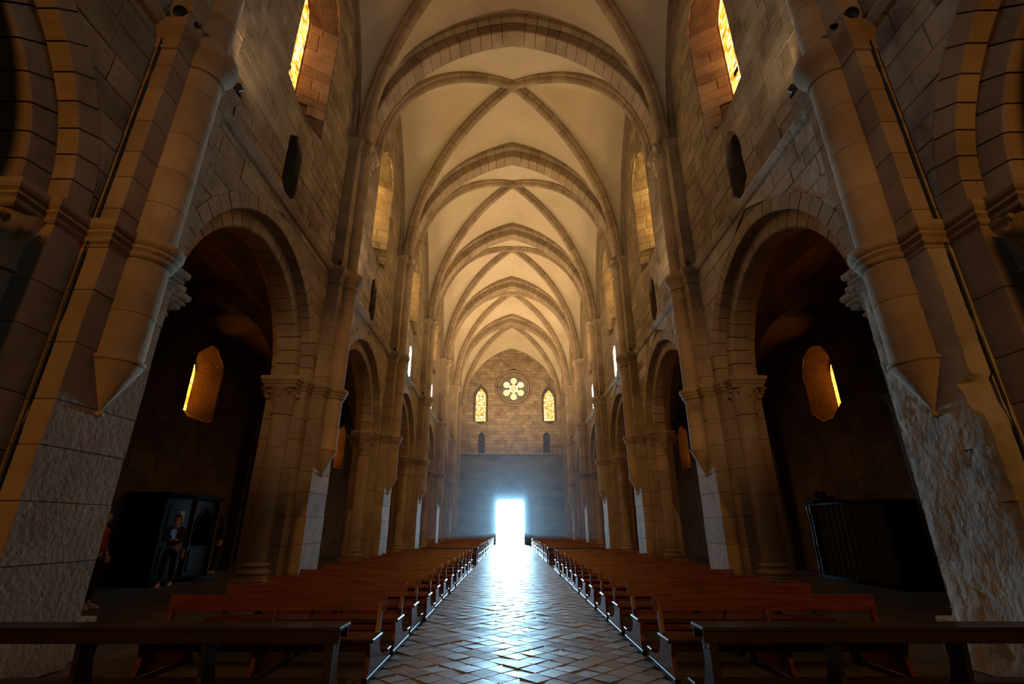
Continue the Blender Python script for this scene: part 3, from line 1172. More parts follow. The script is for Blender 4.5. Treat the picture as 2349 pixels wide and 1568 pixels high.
def make_pier(label, loc, rotz, detail=True, group=None, first=False, side=1):
    """local x: away from the nave; x=0 is the face towards the nave"""
    t = thing('stone_pier', label, 'pier', loc, rotz, group, 'structure')
    rr = random.Random(21)
    nave_mat = 'worn' if (side > 0 and first) else 'dressed'
    # dosseret blocks, floor to vault impost
    zc = cuts(0.0, 13.0, 0.42, 0.72, rr)
    allm = MB()
    for a, b in zip(zc, zc[1:]):
        e = rr.uniform(-0.006, 0.006)
        if first and side > 0 and b < 5:
            # the weathered nave face: uneven, hollowed stone
            m = MB()
            ny_, nz_ = 14, max(3, int((b - a) / 0.07))
            vs, fs = [], []
            ero = lambda z: max(0.0, 0.13 * math.sin(2.3 * z + 0.6) + 0.06 * math.sin(7.1 * z) + 0.03 * math.sin(17 * z) + 0.02) if z < 3.0 else 0.0
            for iz in range(nz_ + 1):
                for iy in range(ny_ + 1):
                    z = a + (b - a) * iz / nz_
                    ye = -0.6 + ero(z)
                    y = ye + (0.6 - ye) * iy / ny_
                    d = 0.012 * math.sin(3.1 * z + 3 * y) * math.sin(6.0 * y + 2.2 * z) + rr.uniform(-0.004, 0.004)
                    if rr.random() < 0.035:
                        d += rr.uniform(0.015, 0.035)
                    edge = (0.6 - abs(y)) < 0.06
                    vs.append((max(-0.03, d) + (rr.uniform(0.0, 0.03) if edge else 0), y, z))
            for iz in range(nz_):
                for iy in range(ny_):
                    p = iz * (ny_ + 1) + iy
                    fs.append((p, p + 1, p + ny_ + 2, p + ny_ + 1))
            m.add(vs, fs)
            sv, sf = [], []
            for iz in range(nz_ + 1):
                p0 = vs[iz * (ny_ + 1)]
                e0 = p0[1] + 0.6
                sv += [p0, (p0[0] + 0.05 + rr.uniform(0, 0.05) * (e0 > 0.02), p0[1] - e0 * 0.35 + 0.012, p0[2]), (p0[0] + 0.16, p0[1] - e0 * 0.55, p0[2]), (0.34, -0.6, p0[2])]
            for iz in range(nz_):
                for q in range(3):
                    sf.append((iz * 4 + q, iz * 4 + 4 + q, iz * 4 + 5 + q, iz * 4 + 1 + q))
            m.add(sv, sf)
            m.box(0.06, 0.34, -0.3, 0.598, a, b)
            m.build('block', 'worn', t, True)
            continue
        m = MB() if detail else allm
        m.box(0.0 + e, 0.34, -0.6, 0.6, a + 0.003, b - 0.003, 0.008)
        if detail:
            m.build('block', 'dressed', t)
    # core blocks
    zc = cuts(0.42, 4.72, 0.45, 0.75, rr)
    for a, b in zip(zc, zc[1:]):
        m = MB() if detail else allm
        m.box(DW - DP, DB - DP, -1.0, 1.0, a + 0.003, b - 0.003, 0.012)
        if detail:
            m.build('core_block', 'dressed', t)
    if not detail:
        o = allm.build('courses', 'dressed', t)
    # upper wall strip behind dosseret above the impost is the nave wall itself
    p = MB()
    p.rect_mould(DW - DP + 0.02, DB - DP, -1.0, 1.0, [(0.12, 0.0), (0.12, 0.22), (0.10, 0.25), (0.07, 0.27), (0.07, 0.38), (0.02, 0.42)])
    p.build('plinth', 'dressed', t)
    # half columns on the arcade faces and the aisle face
    for (x, y, a0) in ((0.80, -1.0, PI), (0.80, 1.0, 0.0), (DB - DP, 0.0, -PI / 2)):
        c = link('half_column', None, t, (x, y, 0))
        r0 = 0.245
        MB().lathe([(r0 + 0.13, 0.40), (r0 + 0.13, 0.46), (r0 + 0.10, 0.48), (r0 + 0.13, 0.52), (r0 + 0.11, 0.57), (r0 + 0.05, 0.60), (r0 + 0.04, 0.64), (r0 + 0.07, 0.67), (r0 + 0.05, 0.72), (r0, 0.74)],
                   0, 0, a0, a0 + PI, 16).build('base', 'dressed', c, True)
        MB().box(-r0 - 0.16, r0 + 0.16, -r0 - 0.16, r0 + 0.16, 0.0, 0.40, 0.02).build('foot_block', 'dressed', c)
        zc = cuts(0.74, 4.08, 0.5, 0.85, rr)
        for a, b in zip(zc, zc[1:]):
            MB().lathe([(r0 - 0.006, a + 0.002), (r0, a + 0.008), (r0, b - 0.008), (r0 - 0.006, b - 0.002)], 0, 0, a0, a0 + PI, 14).build('drum', 'dressed', c, True)
        cap = MB().lathe([(r0 + 0.0, 4.06), (r0 + 0.035, 4.08), (r0 + 0.035, 4.12), (r0, 4.14), (r0 + 0.01, 4.30), (r0 + 0.05, 4.50), (r0 + 0.12, 4.64), (r0 + 0.16, 4.72)], 0, 0, a0, a0 + PI, 14).build('capital', 'dressed', c, True)
        if detail:
            pass
        # leaves are sub-parts of the column
        put_leaves(c, 0, 0, 4.18, r0 - 0.01, a0 + 0.05, a0 + PI - 0.05, 5, 0.95)
        put_leaves(c, 0, 0, 4.36, r0 + 0.03, a0 + 0.2, a0 + PI - 0.2, 4, 0.85)
        q = MB()
        q.rect_mould(-r0 - 0.10, r0 + 0.10, -r0 - 0.10, r0 + 0.10, [(o, z) for o, z in BEADS])
        q.build('abacus', 'dressed', c)
    # impost moulding round the pier, string ring, vault abacus
    m = MB()
    m.rect_mould(0.0, 0.36, -0.6, 0.6, BEADS)
    m.rect_mould(DW - DP, DB - DP, -1.0, 1.0, BEADS)
    m.lathe([(SR + o, z) for o, z in BEADS], 0, 0, PI / 2, 3 * PI / 2, 20)
    m.build('impost_moulding', 'dressed', t, True)
    m = MB()
    m.rect_mould(0.0, 0.40, -0.6, 0.6, CAVET)
    m.lathe([(SR + o, z) for o, z in CAVET], 0, 0, PI / 2, 3 * PI / 2, 20)
    m.build('string_ring', 'dressed', t, True)
    m = MB()
    m.rect_mould(0.0, 0.40, -0.6, 0.6, ABAC)
    m.rect_mould(-0.26, 0.1, -0.34, 0.34, ABAC)
    m.build('vault_abacus', 'dressed', t)
    # nave shaft
    sh = link('nave_shaft', None, t, (0, 0, 0))
    for za, zb, r in ((3.38, 4.70, SR), (5.0, 8.03, SR), (8.5, 12.42, SR2)):
        zc = cuts(za, zb, 0.5, 0.9, rr)
        for a, b in zip(zc, zc[1:]):
            e = rr.uniform(-0.004, 0.004)
            MB().lathe([(r - 0.008 + e, a + 0.001), (r + e, a + 0.008), (r + e, b - 0.008), (r - 0.008 + e, b - 0.001)], 0, 0, PI / 2, 3 * PI / 2, 18).build('drum', 'dressed', sh, True)
    MB().lathe([(SR, 3.39), (SR + 0.035, 3.375), (SR + 0.035, 3.34), (SR + 0.01, 3.325), (SR + 0.01, 3.31), (0.02, 2.76), (0.05, 2.74), (0.05, 2.70), (0.0, 2.68)][::-1], 0, 0, PI / 2, 3 * PI / 2, 18).build('corbel', 'dressed', sh, True)
    cap = link('vault_capital', None, t, (0, 0, 0))
    MB().lathe([(SR2, 12.40), (SR2 + 0.035, 12.42), (SR2 + 0.035, 12.46), (SR2, 12.48), (SR2 + 0.01, 12.62), (SR2 + 0.05, 12.82), (SR2 + 0.11, 13.0)], 0, 0, PI / 2, 3 * PI / 2, 16).build('bell', 'dressed', cap, True)
    put_leaves(cap, 0, 0, 12.52, SR2 - 0.01, PI / 2 + 0.1, 3 * PI / 2 - 0.1, 5, 0.9)
    put_leaves(cap, 0, 0, 12.70, SR2 + 0.03, PI / 2 + 0.1, 3 * PI / 2 - 0.1, 4, 0.8)
    return t


SIDEWORD = {-1: "the two visitors' side", 1: "the plain booth's side"}
protos = {}
for s in (-1, 1):
    for k in range(0, len(PY)):
        y = PY[k]
        loc = (NX + s * DP, y, 0)
        rz = 0.0 if s > 0 else PI
        if k == 0:
            label = 'compound stone pier beside the front desks on ' + SIDEWORD[s]
        elif k == 1:
            label = ('tall stone pier with black cable and hanging half shaft, ' if s < 0 else 'tall stone pier with eroded grey nave face and hanging shaft, ') + 'next to the first benches'
        else:
            label = 'compound stone pier with corbelled shaft on %s, %s from the cabled pier' % (SIDEWORD[s], ordinal(k - 1)) if s < 0 else \
                'compound stone pier with corbelled shaft on %s, %s from the eroded pier' % (SIDEWORD[s], ordinal(k - 1))
        if k == 0:
            continue
        make_pier(label, loc, rz, detail=k <= 3, group='piers of the nave arcade', first=(k == 1), side=s)
# pier line behind the camera: plain cores that only carry the arcade and cast shade
for s in (-1, 1):
    m = MB().box(DP, DB, -1.0, 1.0, 0, ZI)
    m.v = [(NX + s * x, PY[0] + y, z) for x, y, z in m.v]
    o = m.build('wall_stub', 'dressed', walls[s])

# responds at the west wall
for s in (-1, 1):
    m = MB().box(DW, DB, YW - 1.0, YW, 0, ZI)
    m.v = [(NX + s * x, y, z) for x, y, z in m.v]
    m.build('respond', 'dressed', walls[s])
    m = MB().box(DP + 0.1, DW + 0.02, YW - 0.45, YW, 0, ZU)
    m.v = [(NX + s * x, y, z) for x, y, z in m.v]
    m.build('respond_strip', 'dressed', walls[s])

# ------------------------------------------------------------------ nave vault
TA, TH_ = 4.83, 6.10
ceiling = thing('ceiling', 'pale plastered rib vault with stone transverse arches over the nave', 'vault', kind='structure')


def apex_rise(k):
    return {0: 5.4, 1: 5.4, 2: 5.4, 3: 6.05}.get(k, 6.15)


ylines = PY + [YW]


def web(bay, x0, x1, ya, yb, zs, hta, htb, hkey, hwall, insx, insy, mat, parent, name, nseg=14, nw=8):
    """four severies of a rib vault between x0..x1, ya..yb"""
    xc, yc = (x0 + x1) / 2, (ya + yb) / 2
    m = MB()

    def curve(p, q, h):
        L = math.hypot(q[0] - p[0], q[1] - p[1])
        pts = []
        for u, z in arch_half(L, h, nseg):
            f = 1 + u / L
            pts.append(Vector((p[0] + (q[0] - p[0]) * f, p[1] + (q[1] - p[1]) * f, zs + z)))
        return pts
    for sx in (-1, 1):
        for sy in (-1, 1):
            xo = x0 if sx < 0 else x1
            yo = ya if sy < 0 else yb
            hT = hta if sy < 0 else htb
            cor = (xo - sx * insx, yo - sy * insy)
            D = curve(cor, (xc, yc), hkey)
            T = curve((xo - sx * insx, yo), (xc, yo), hT)
            Wc = curve((xo, yo - sy * insy), (xo, yc), hwall)
            for E_ in (T, Wc):
                rows = []
                for i in range(nseg + 1):
                    row = []
                    for j in range(nw + 1):
                        w = j / nw
                        p = E_[i].lerp(D[i], w)
                        p.z += 0.16 * math.sin(PI * w) * math.sin(PI * i / nseg * 0.5)
                        row.append(p)
                    rows.append(row)
                vs = [p for r in rows for p in r]
                fs = [(i * (nw + 1) + j, i * (nw + 1) + j + 1, (i + 1) * (nw + 1) + j + 1, (i + 1) * (nw + 1) + j) for i in range(nseg) for j in range(nw)]
                m.add(vs, fs)
    o = m.build(name, mat, parent, True)
    return o


def rib(parent, p, q, zs, h, prof, mat, nst, name='rib_stone', joined=False, sub=2):
    """swept rib from p to q (plan points); prof: (side, down) polygon"""
    L = math.hypot(q[0] - p[0], q[1] - p[1])
    d = Vector((q[0] - p[0], q[1] - p[1])) / L
    sd = Vector((-d.y, d.x))
    Rr = arch_R(L, h)
    cx = Rr - L
    ph = math.acos(cx / Rr)
    mbj = MB()
    n = len(prof)
    for i in range(nst):
        m = mbj if joined else MB()
        vs = []
        for k in range(sub + 1):
            a = ph * (i + k / sub) / nst
            if k == 0 and i:
                a += 0.0012
            if k == sub and i < nst - 1:
                a -= 0.0012
            for sside, dn in prof:
                r = Rr - dn
                u = cx - r * math.cos(a)
                z = r * math.sin(a)
                f = 1 + u / L
                b = Vector(p) + d * (L * f) + sd * sside
                vs.append((b.x, b.y, zs + z))
        fs = []
        for k in range(sub):
            for j in range(n):
                j2 = (j + 1) % n
                fs.append((k * n + j, k * n + j2, (k + 1) * n + j2, (k + 1) * n + j))
        fs += [tuple(range(n))[::-1], tuple(sub * n + j for j in range(n))]
        m.add(vs, fs)
        if not joined:
            m.build(name, mat, parent)
    if joined:
        o = mbj.build('rib_stones', mat, parent)
        o['kind'] = 'stuff'


RIBP = [(-0.22, -0.10), (-0.22, 0.06), (-0.19, 0.10), (-0.15, 0.12), (-0.14, 0.19), (-0.10, 0.26), (-0.04, 0.295), (0.04, 0.295), (0.10, 0.26), (0.14, 0.19), (0.15, 0.12), (0.19, 0.10), (0.22, 0.06), (0.22, -0.10)]
for k in range(len(ylines) - 1):
    ya, yb = ylines[k], ylines[k + 1]
    ha = apex_rise(k) + 0.64
    hb = (apex_rise(k + 1) if k + 1 < len(PY) else 6.0) + 0.64 if k + 1 < len(PY) else 6.35
    hk = 7.62 if k > 1 else 7.0
    if k == 2:
        hk = 7.3
    x0, x1 = NX - DW, NX + DW
    web(k, x0, x1, ya, yb, ZU, ha, hb, hk, FORM_H, 0.35, 0.45, 'plaster', ceiling, 'vault_web')
    r_ = link('diagonal_ribs', None, ceiling, (0, 0, 0))
    yc = (ya + yb) / 2
    for sx in (-1, 1):
        for sy in (-1, 1):
            xo = x0 if sx < 0 else x1
            yo = ya if sy < 0 else yb
            rib(r_, (xo - sx * 0.38, yo - sy * 0.50), (NX, yc), ZU, hk - 0.02, RIBP, 'dressed', 13, joined=k > 3)
    # wall arch
    for sx in (-1, 1):
        xo = x0 if sx < 0 else x1
        for sy in (-1, 1):
            yo = ya if sy < 0 else yb
            rib(r_, (xo - sx * 0.02, yo - sy * 0.47), (xo - sx * 0.02, yc), ZU, FORM_H - 0.02, [(-0.12, -0.1), (-0.12, 0.1), (0.12, 0.1), (0.12, -0.1)], 'dressed', 12, joined=True)
    # boss
    MB().lathe([(0.0, 0.0), (0.16, 0.02), (0.24, 0.08), (0.26, 0.2), (0.2, 0.4)], NX, yc, n=20).build('boss', 'dressed', r_, True).location = (0, 0, ZU + hk - 0.36)
# transverse arches
for k in range(1, len(PY)):
    a = link('transverse_arch', None, ceiling, (0, 0, 0))
    h = apex_rise(k)
    Ft = lambda u, z, d, y=PY[k]: (u, y + d, z)
    j = k > 4
    voussoirs(a, 'soffit_voussoir', 'dressed', Ft, NX, ZU, TA, h, 0.42, -0.33, 0.33, 19, bev=0.035, joined=j)
    voussoirs(a, 'outer_voussoir', 'dressed', Ft, NX, ZU, TA + 0.41, h + 0.41, 0.28, -0.52, 0.52, 19, bev=0.07, joined=j)

# roof and shell that keep the sky out
o = MB().box(-13, 13, YE, YW + 0.9, 22.0, 22.4).build('ceiling_roof', 'mortar')
tag(o, 'roof slab above the nave vault', 'roof', kind='structure')

# ------------------------------------------------------------------ aisles
AZW = (1.05, 4.95, 6.75, 7.65, 0.42, 5.35, 6.65, 7.3)   # splay hw, z0, zs, z1, glass hw, z0, zs, z1
for s, nm in ((-1, 'left'), (1, 'right')):
    Fa = lambda u, z, d, s=s: (NX + s * (DA + d), u, z)
    m = MB()
    outer = [(YE, 0), (YW, 0), (YW, 9.6), (YE, 9.6)]
    holes, glz = [], []
    for k in range(len(ylines) - 1):
        c = (ylines[k] + ylines[k + 1]) / 2
        holes.append([(c + u, z) for u, z in niche_outline(AZW[0] * 0.8, AZW[1], AZW[3], 10)])
        glz.append([(c + u, z) for u, z in niche_outline(AZW[4], AZW[5], AZW[7], 10)])
    v2, f2 = fill_holes(outer, holes)
    m.add([Fa(u, z, 0.02) for u, z in v2], f2)
    m.add([Fa(u, z, 1.2) for u, z in outer], [(0, 1, 2, 3)])
    for a, b in zip(holes, glz):
        n = len(a)
        m.add([Fa(u, z, 0.02) for u, z in a] + [Fa(u, z, 0.80) for u, z in b], [(i, (i + 1) % n, n + (i + 1) % n, n + i) for i in range(n)])
    wa = m.build('wall_aisle_' + nm, 'aisle_stone_shaded')
    tag(wa, 'dark outer stone wall of the aisle ' + ('behind the two visitors' if s < 0 else 'behind the plain dark booth'), 'wall', kind='structure')
    ops = []
    for k in range(len(ylines) - 1):
        c = (ylines[k] + ylines[k + 1]) / 2
        ops.append((c, lambda z: (0.85 if z < 6.8 else math.sqrt(max(0, 0.85 ** 2 - (z - 6.8) ** 2))) if AZW[1] - 0.05 < z < AZW[3] else 0.0))
    r = ashlar(wa, lambda u, z, h, s=s: (NX + s * (DA + 0.025 - h), u, z), 8.5, 30.0, 0.0, 8.4, (0.42, 0.60), (0.6, 1.3), ops, 'aisle_stone_shaded', 90, None, seed=31 + s)
    o = r.build('stone_courses', 'aisle_stone_shaded', wa)
    o['kind'] = 'stuff'
    for k in range(len(ylines) - 1):
        c = (ylines[k] + ylines[k + 1]) / 2
        if k == 0:
            continue
        fn = lambda u, z, d, s=s: (NX + s * (DA + 0.78 - d), u, z)
        lancet_window('window_%d' % wi, 'narrow amber aisle window %s, %s bay from the front desks' % (SIDEWORD[s].replace('the ', 'on the ', 1), ordinal(k - 1)), fn, c, AZW[4], AZW[5], AZW[6], AZW[7], 'aisle_glass', 2, 8, k == 2)
        wi += 1
    # aisle vaults and cross arches
    ca = thing('ceiling_aisle_' + nm, 'dark groined vaults over the aisle ' + ('of the two visitors' if s < 0 else 'of the plain dark booth'), 'vault', kind='structure')
    for k in range(len(ylines) - 1):
        xa, xb = sorted((NX + s * DB, NX + s * DA))
        web(k, xa, xb, ylines[k], ylines[k + 1], ZI, 3.1, 3.1, 3.4, 3.1, 0.2, 0.3, 'aisle_stone_shaded', ca, 'vault_web', 8, 4)
    for k in range(1, len(PY)):
        Fx = lambda u, z, d, y=PY[k]: (u, y + d, z)
        a = link('cross_arch', None, ca, (0, 0, 0))
        voussoirs(a, 'voussoir', 'aisle_stone_shaded', Fx, NX + s * (DB + DA) / 2, ZI, (DA - DB) / 2 - 0.28, 2.55, 0.55, -0.35, 0.35, 11, joined=k > 2)
        # respond on the aisle wall
        m = MB()
        xw = NX + s * DA
        x_in = xw - s * 0.35
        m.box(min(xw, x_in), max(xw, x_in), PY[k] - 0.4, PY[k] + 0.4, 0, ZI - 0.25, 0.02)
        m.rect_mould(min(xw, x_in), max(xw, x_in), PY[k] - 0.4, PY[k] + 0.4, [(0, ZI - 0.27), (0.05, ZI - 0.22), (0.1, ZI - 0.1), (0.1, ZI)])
        m.build('respond', 'aisle_stone_shaded', wa)
        MB().lathe([(0.2, 0.3), (0.2, ZI - 0.5), (0.26, ZI - 0.25)], x_in, PY[k], n=16).build('respond_shaft', 'aisle_stone_shaded', wa, True)
    o = MB().box(min(NX + s * DB, NX + s * (DA + 1.3)), max(NX + s * DB, NX + s * (DA + 1.3)), YE, YW + 0.9, 9.5, 9.8).build('ceiling_aisle_roof_' + nm, 'mortar')
    tag(o, 'roof slab above the aisle vault ' + ('over the visitors' if s < 0 else 'over the plain booth'), 'roof', kind='structure')

for s in (-1, 1):
    xa, xb = sorted((NX + s * DB, NX + s * (DB + 0.5)))
    o = MB().box(xa, xb, YE, PY[0] - 1.0, 0.0, 22.1).build('wall_choir_' + ('left' if s < 0 else 'right'), 'dressed')
    tag(o, 'plain stone choir wall beside the front desks on ' + SIDEWORD[s], 'wall', kind='structure')
    o = MB().box(xa, xb, PY[0] - 1.0, PY[0] + 0.1, ZI, 22.1).build('wall_choir_upper_' + ('left' if s < 0 else 'right'), 'dressed')
    tag(o, 'plain stone wall above the arcade end on ' + SIDEWORD[s], 'wall', kind='structure')
o = MB().box(-13, 13, YE - 0.4, YE, -0.2, 22.2).build('wall_east', 'mortar')
tag(o, 'plain stone wall closing the church behind the front desks', 'wall', kind='structure')

# ------------------------------------------------------------------ benches
def bench_panel(x, th, mb=None):
    """shaped upright carrying seat, post and kneeler; profile in (y,z)"""
    prof = [(0.02, 0.05), (0.98, 0.05), (0.97, 0.12), (0.80, 0.125), (0.60, 0.15), (0.50, 0.20), (0.45, 0.27), (0.43, 0.355),
            (0.02, 0.355), (0.05, 0.30), (0.07, 0.22), (0.06, 0.14)]
    m = mb or MB()
    m.prism(prof, lambda u, w, d: (x + d, u, w), -th / 2, th / 2)
    return m


def make_bench(L, label, group):
    t = thing('church_bench', label, 'bench', group=group)
    W_ = 'bench_wood'
    MB().box(0, L, 0.0, 0.40, 0.355, 0.392, 0.010).build('seat', W_, t)
    # backrest board, leaning
    m = MB().box(0, L, 0, 0.032, 0, 0.165, 0.008)
    m.v = [(x, 0.432 + y + z * 0.09, 0.585 + z) for x, y, z in m.v]
    m.build('backrest', W_, t)
    MB().box(0.02, L - 0.02, 0.80, 0.98, 0.125, 0.152, 0.008).build('kneeler', W_, t)
    for x in (0.06, L / 2, L - 0.06):
        e = bench_panel(x, 0.042).build('side_panel', W_, t)
        m = MB().box(x - 0.028, x + 0.028, 0.0, 1.0, 0.0, 0.052, 0.006)
        m.build('foot_rail', 'dark_wood', e)
        m = MB().prism([(0.36, 0.39), (0.44, 0.39), (0.505, 0.735), (0.455, 0.735)], lambda u, w, d: (x + d, u, w), -0.021, 0.021)
        m.build('post', W_, e)
    MB().box(0.08, L - 0.08, 0.20, 0.235, 0.24, 0.355, 0.006).build('stretcher', W_, t)
    return t


LX = {-1: (-3.85, -1.41), 1: (1.58, 4.08)}
first_bench = {}
for s in (-1, 1):
    rows = [(0, r, 5.67 + 1.2 * r) for r in range(12)] + [(1, r, 23.6 + 1.17 * r) for r in range(18 if s < 0 else 15)]
    kids = None
    for blk, r, y in rows:
        where = "on the two visitors' side" if s < 0 else "on the plain booth's side"
        if blk == 0:
            label = 'varnished wooden bench %s, %s row behind the front desks' % (where, ordinal(r))
            grp = 'benches behind the front desks'
        else:
            label = 'varnished wooden bench %s, rear block, %s row towards the portal' % (where, ordinal(r))
            grp = 'benches of the rear block'
        if s not in first_bench:
            o = make_bench(LX[s][1] - LX[s][0], label, grp)
            first_bench[s] = o
            kids = children_of()
        else:
            o = copy_tree(first_bench[s], None, kids)
            o['label'] = label
            o['group'] = grp
        o.location = (LX[s][0] + R.uniform(-0.02, 0.02), y + R.uniform(-0.02, 0.02), 0)


def make_desk(s, y, label, x0, x1):
    t = thing('kneeling_desk', label, 'desk', (0, 0, 0), group='kneeling desks in front of the benches')
    W_ = 'dark_wood'
    xa, xb = min(x0, x1), max(x0, x1)
    m = MB().box(xa, xb, y, y + 0.30, 0.645, 0.675, 0.008)
    m.build('top', W_, t)
    MB().box(xa + 0.01, xb - 0.01, y + 0.02, y + 0.05, 0.555, 0.645, 0.006).build('apron', W_, t)
    MB().box(xa + 0.01, xb - 0.01, y + 0.25, y + 0.28, 0.565, 0.645, 0.006).build('rear_apron', W_, t)
    MB().box(xa + 0.05, xb - 0.05, y + 0.52, y + 0.72, 0.125, 0.155, 0.008).build('kneeler', W_, t)
    n = 4
    for i in range(n):
        x = xa + 0.09 + (xb - xa - 0.18) * i / (n - 1)
        e = MB().prism([(0.02, 0.0), (0.74, 0.0), (0.74, 0.05), (0.70, 0.125), (0.42, 0.14), (0.30, 0.22), (0.24, 0.40), (0.26, 0.555), (0.06, 0.555), (0.09, 0.30)], lambda u, w, d: (x + d, y + u, w), -0.022, 0.022).build('support', W_, t)
        if i in (0, n - 1):
            MB().box(x - 0.035, x + 0.035, y + 0.03, y + 0.10, 0.0, 0.556, 0.006).build('leg', W_, t)
            sgn = -1 if i == 0 else 1
            for yy, zz in ((0.065, 0.52), (0.20, 0.50)):
                b = MB().lathe([(0.0, 0.0), (0.011, 0.0), (0.011, 0.006), (0.0, 0.009)], n=10)
                b.v = [(x + sgn * (0.034 + q[2]) * (1.0 if yy < 0.1 else 0.68), y + yy + q[0], zz + q[1]) for q in b.v]
                b.build('bolt', 'steel', e)
    return t


make_desk(-1, 4.62, "dark wooden kneeling desk before the first bench on the two visitors' side", -4.75, -1.42)
make_desk(1, 4.62, "dark wooden kneeling desk before the first bench on the plain booth's side", 1.60, 4.95)
make_desk(-1, 22.6, "dark wooden kneeling desk before the rear block on the two visitors' side", -3.85, -1.41)
make_desk(1, 22.6, "dark wooden kneeling desk before the rear block on the plain booth's side", 1.58, 4.08)


# ------------------------------------------------------------------ confessionals
def confessional_open():
    """booth with a pointed opening; local x towards the nave, y along the wall"""
    t = thing('confessional', 'dark wooden confessional with pointed opening and paper notice behind the phone user', 'booth', (NX - DA + 0.10, 15.55, 0))
    W_ = 'booth_wood'
    D, hw, H = 1.15, 1.32, 2.25
    MB().box(0, D, -hw, hw, 0.0, 0.14, 0.01).build('plinth', W_, t)
    b = MB()
    b.box(0, D - 0.06, -hw + 0.03, -hw + 0.08, 0.14, H)
    b.box(0, D - 0.06, hw - 0.08, hw - 0.03, 0.14, H)
    b.box(0, 0.05, -hw + 0.03, hw - 0.03, 0.14, H)
    b.box(0, D - 0.06, -0.03, 0.03, 0.14, H)
    b.build('body', W_, t)
    MB().box(0, D - 0.05, -hw + 0.03, hw - 0.03, H - 0.05, H).build('roof', W_, t)
    m = MB()
    m.rect_mould(0.0, D, -hw, hw, [(0.0, H), (0.03, H + 0.03), (0.07, H + 0.08), (0.09, H + 0.12), (0.0, H + 0.16)])
    m.build('cornice', W_, t)
    # closed bay
    MB().box(D - 0.10, D - 0.06, -hw + 0.08, -0.03, 0.14, H - 0.02, 0.006).build('door_panel', W_, t)
    for z0, z1 in ((0.28, 0.95), (1.08, 2.08)):
        MB().box(D - 0.065, D - 0.045, -hw + 0.22, -0.17, z0, z1, 0.008).build('raised_panel', W_, t)
    MB().box(D - 0.044, D - 0.040, -0.62, -0.40, 1.62, 1.92).build('notice', 'paper', t)
    # open bay with a pointed arch cut in a board
    a, hh, c = 0.47, 0.75, 0.66
    arch = [(c + u, 1.30 + z) for u, z in arch_outline(a, hh, 8)]
    outer = [(0.05, 0.14), (hw - 0.05, 0.14), (hw - 0.05, H - 0.02), (0.05, H - 0.02)]
    hole = [(c - a, 0.95)] + arch + [(c + a, 0.95)]
    v2, f2 = fill_holes(outer, [hole])
    m = MB()
    m.add([(D - 0.06, u, z) for u, z in v2], f2)
    m.add([(D - 0.10, u, z) for u, z in v2], f2)
    n = len(hole)
    m.add([(D - 0.06, u, z) for u, z in hole] + [(D - 0.10, u, z) for u, z in hole], [(i, (i + 1) % n, n + (i + 1) % n, n + i) for i in range(n)])
    m.build('arched_front', W_, t)
    MB().tube([(D - 0.05, u, z) for u, z in hole], 0.018, 6).build('arch_moulding', 'dark_wood', t)
    MB().box(D - 0.075, D - 0.04, c - a + 0.03, c + a - 0.03, 0.24, 0.86, 0.01).build('half_door', 'booth_wood', t)
    for y in (0.04, hw - 0.05):
        MB().tube([(D - 0.03, y, 0.14), (D - 0.03, y, H)], 0.028, 8).build('colonnette', 'dark_wood', t)
    m = MB().box(D, D + 0.32, 0.1, hw - 0.1, 0.0, 0.13, 0.01)
    m.build('step', W_, t)
    return t


def confessional_plain():
    t = thing('confessional', 'plain black curtained booth with carved crest against the aisle wall', 'booth', (NX + DA - 0.10, 15.05, 0), PI)
    W_ = 'booth_wood'
    D, hw, H = 1.15, 1.75, 2.18
    MB().box(0, D, -hw, hw, 0.0, 0.12, 0.01).build('plinth', W_, t)
    b = MB()
    b.box(0, D - 0.06, -hw + 0.03, -hw + 0.08, 0.12, H)
    b.box(0, D - 0.06, hw - 0.08, hw - 0.03, 0.12, H)
    b.box(0, 0.05, -hw + 0.03, hw - 0.03, 0.12, H)
    b.build('body', W_, t)
    MB().box(0, D - 0.03, -hw + 0.03, hw - 0.03, H - 0.05, H).build('roof', W_, t)
    # hanging curtain with folds
    n = 60
    vs, fs = [], []
    for i in range(n + 1):
        y = -hw + 0.35 + (2 * hw - 0.45) * i / n
        x = D - 0.09 + 0.03 * math.sin(i * 1.25)
        vs += [(x, y, 0.13), (x, y, H - 0.06)]
    for i in range(n):
        fs.append((2 * i, 2 * i + 2, 2 * i + 3, 2 * i + 1))
    MB().add(vs, fs).build('curtain', 'curtain', t, True)
    MB().tube([(D - 0.08, -hw + 0.1, H - 0.05), (D - 0.08, hw - 0.1, H - 0.05)], 0.015, 6).build('curtain_rail', 'iron', t)
    m = MB()
    m.rect_mould(0, D, -hw, -hw + 0.5, [(0, H), (0.04, H + 0.05), (0.06, H + 0.1), (0, H + 0.12)])
    m.build('cornice', W_, t)
    for dy in (0.10, 0.26):
        MB().lathe([(0.05, 0.12), (0.06, 0.2), (0.035, 0.3), (0.035, 0.9), (0.055, 0.98), (0.03, 1.05), (0.03, 1.8), (0.06, 1.95), (0.06, 2.15)], D + 0.0, -hw + dy, n=12).build('turned_post', 'dark_wood', t, True)
    # carved crest
    cr = MB()
    for k in range(7):
        a = k / 6
        cr.lathe([(0.0, -0.09), (0.06, -0.06), (0.09, 0.0), (0.06, 0.06), (0.0, 0.09)], 0.75 + 0.08 * math.sin(k * 2.0), -hw + 0.1 + a * 0.62, n=10)
        for i in range(len(cr.v) - 50, len(cr.v)):
            p = cr.v[i]
            cr.v[i] = (p[0], p[1], p[2] + H + 0.16 + 0.22 * math.sin(PI * min(1, a * 1.5 + 0.15)) * (1 - a * 0.6))
    cr.build('crest', W_, t, True)
    return t


confessional_open()
confessional_plain()


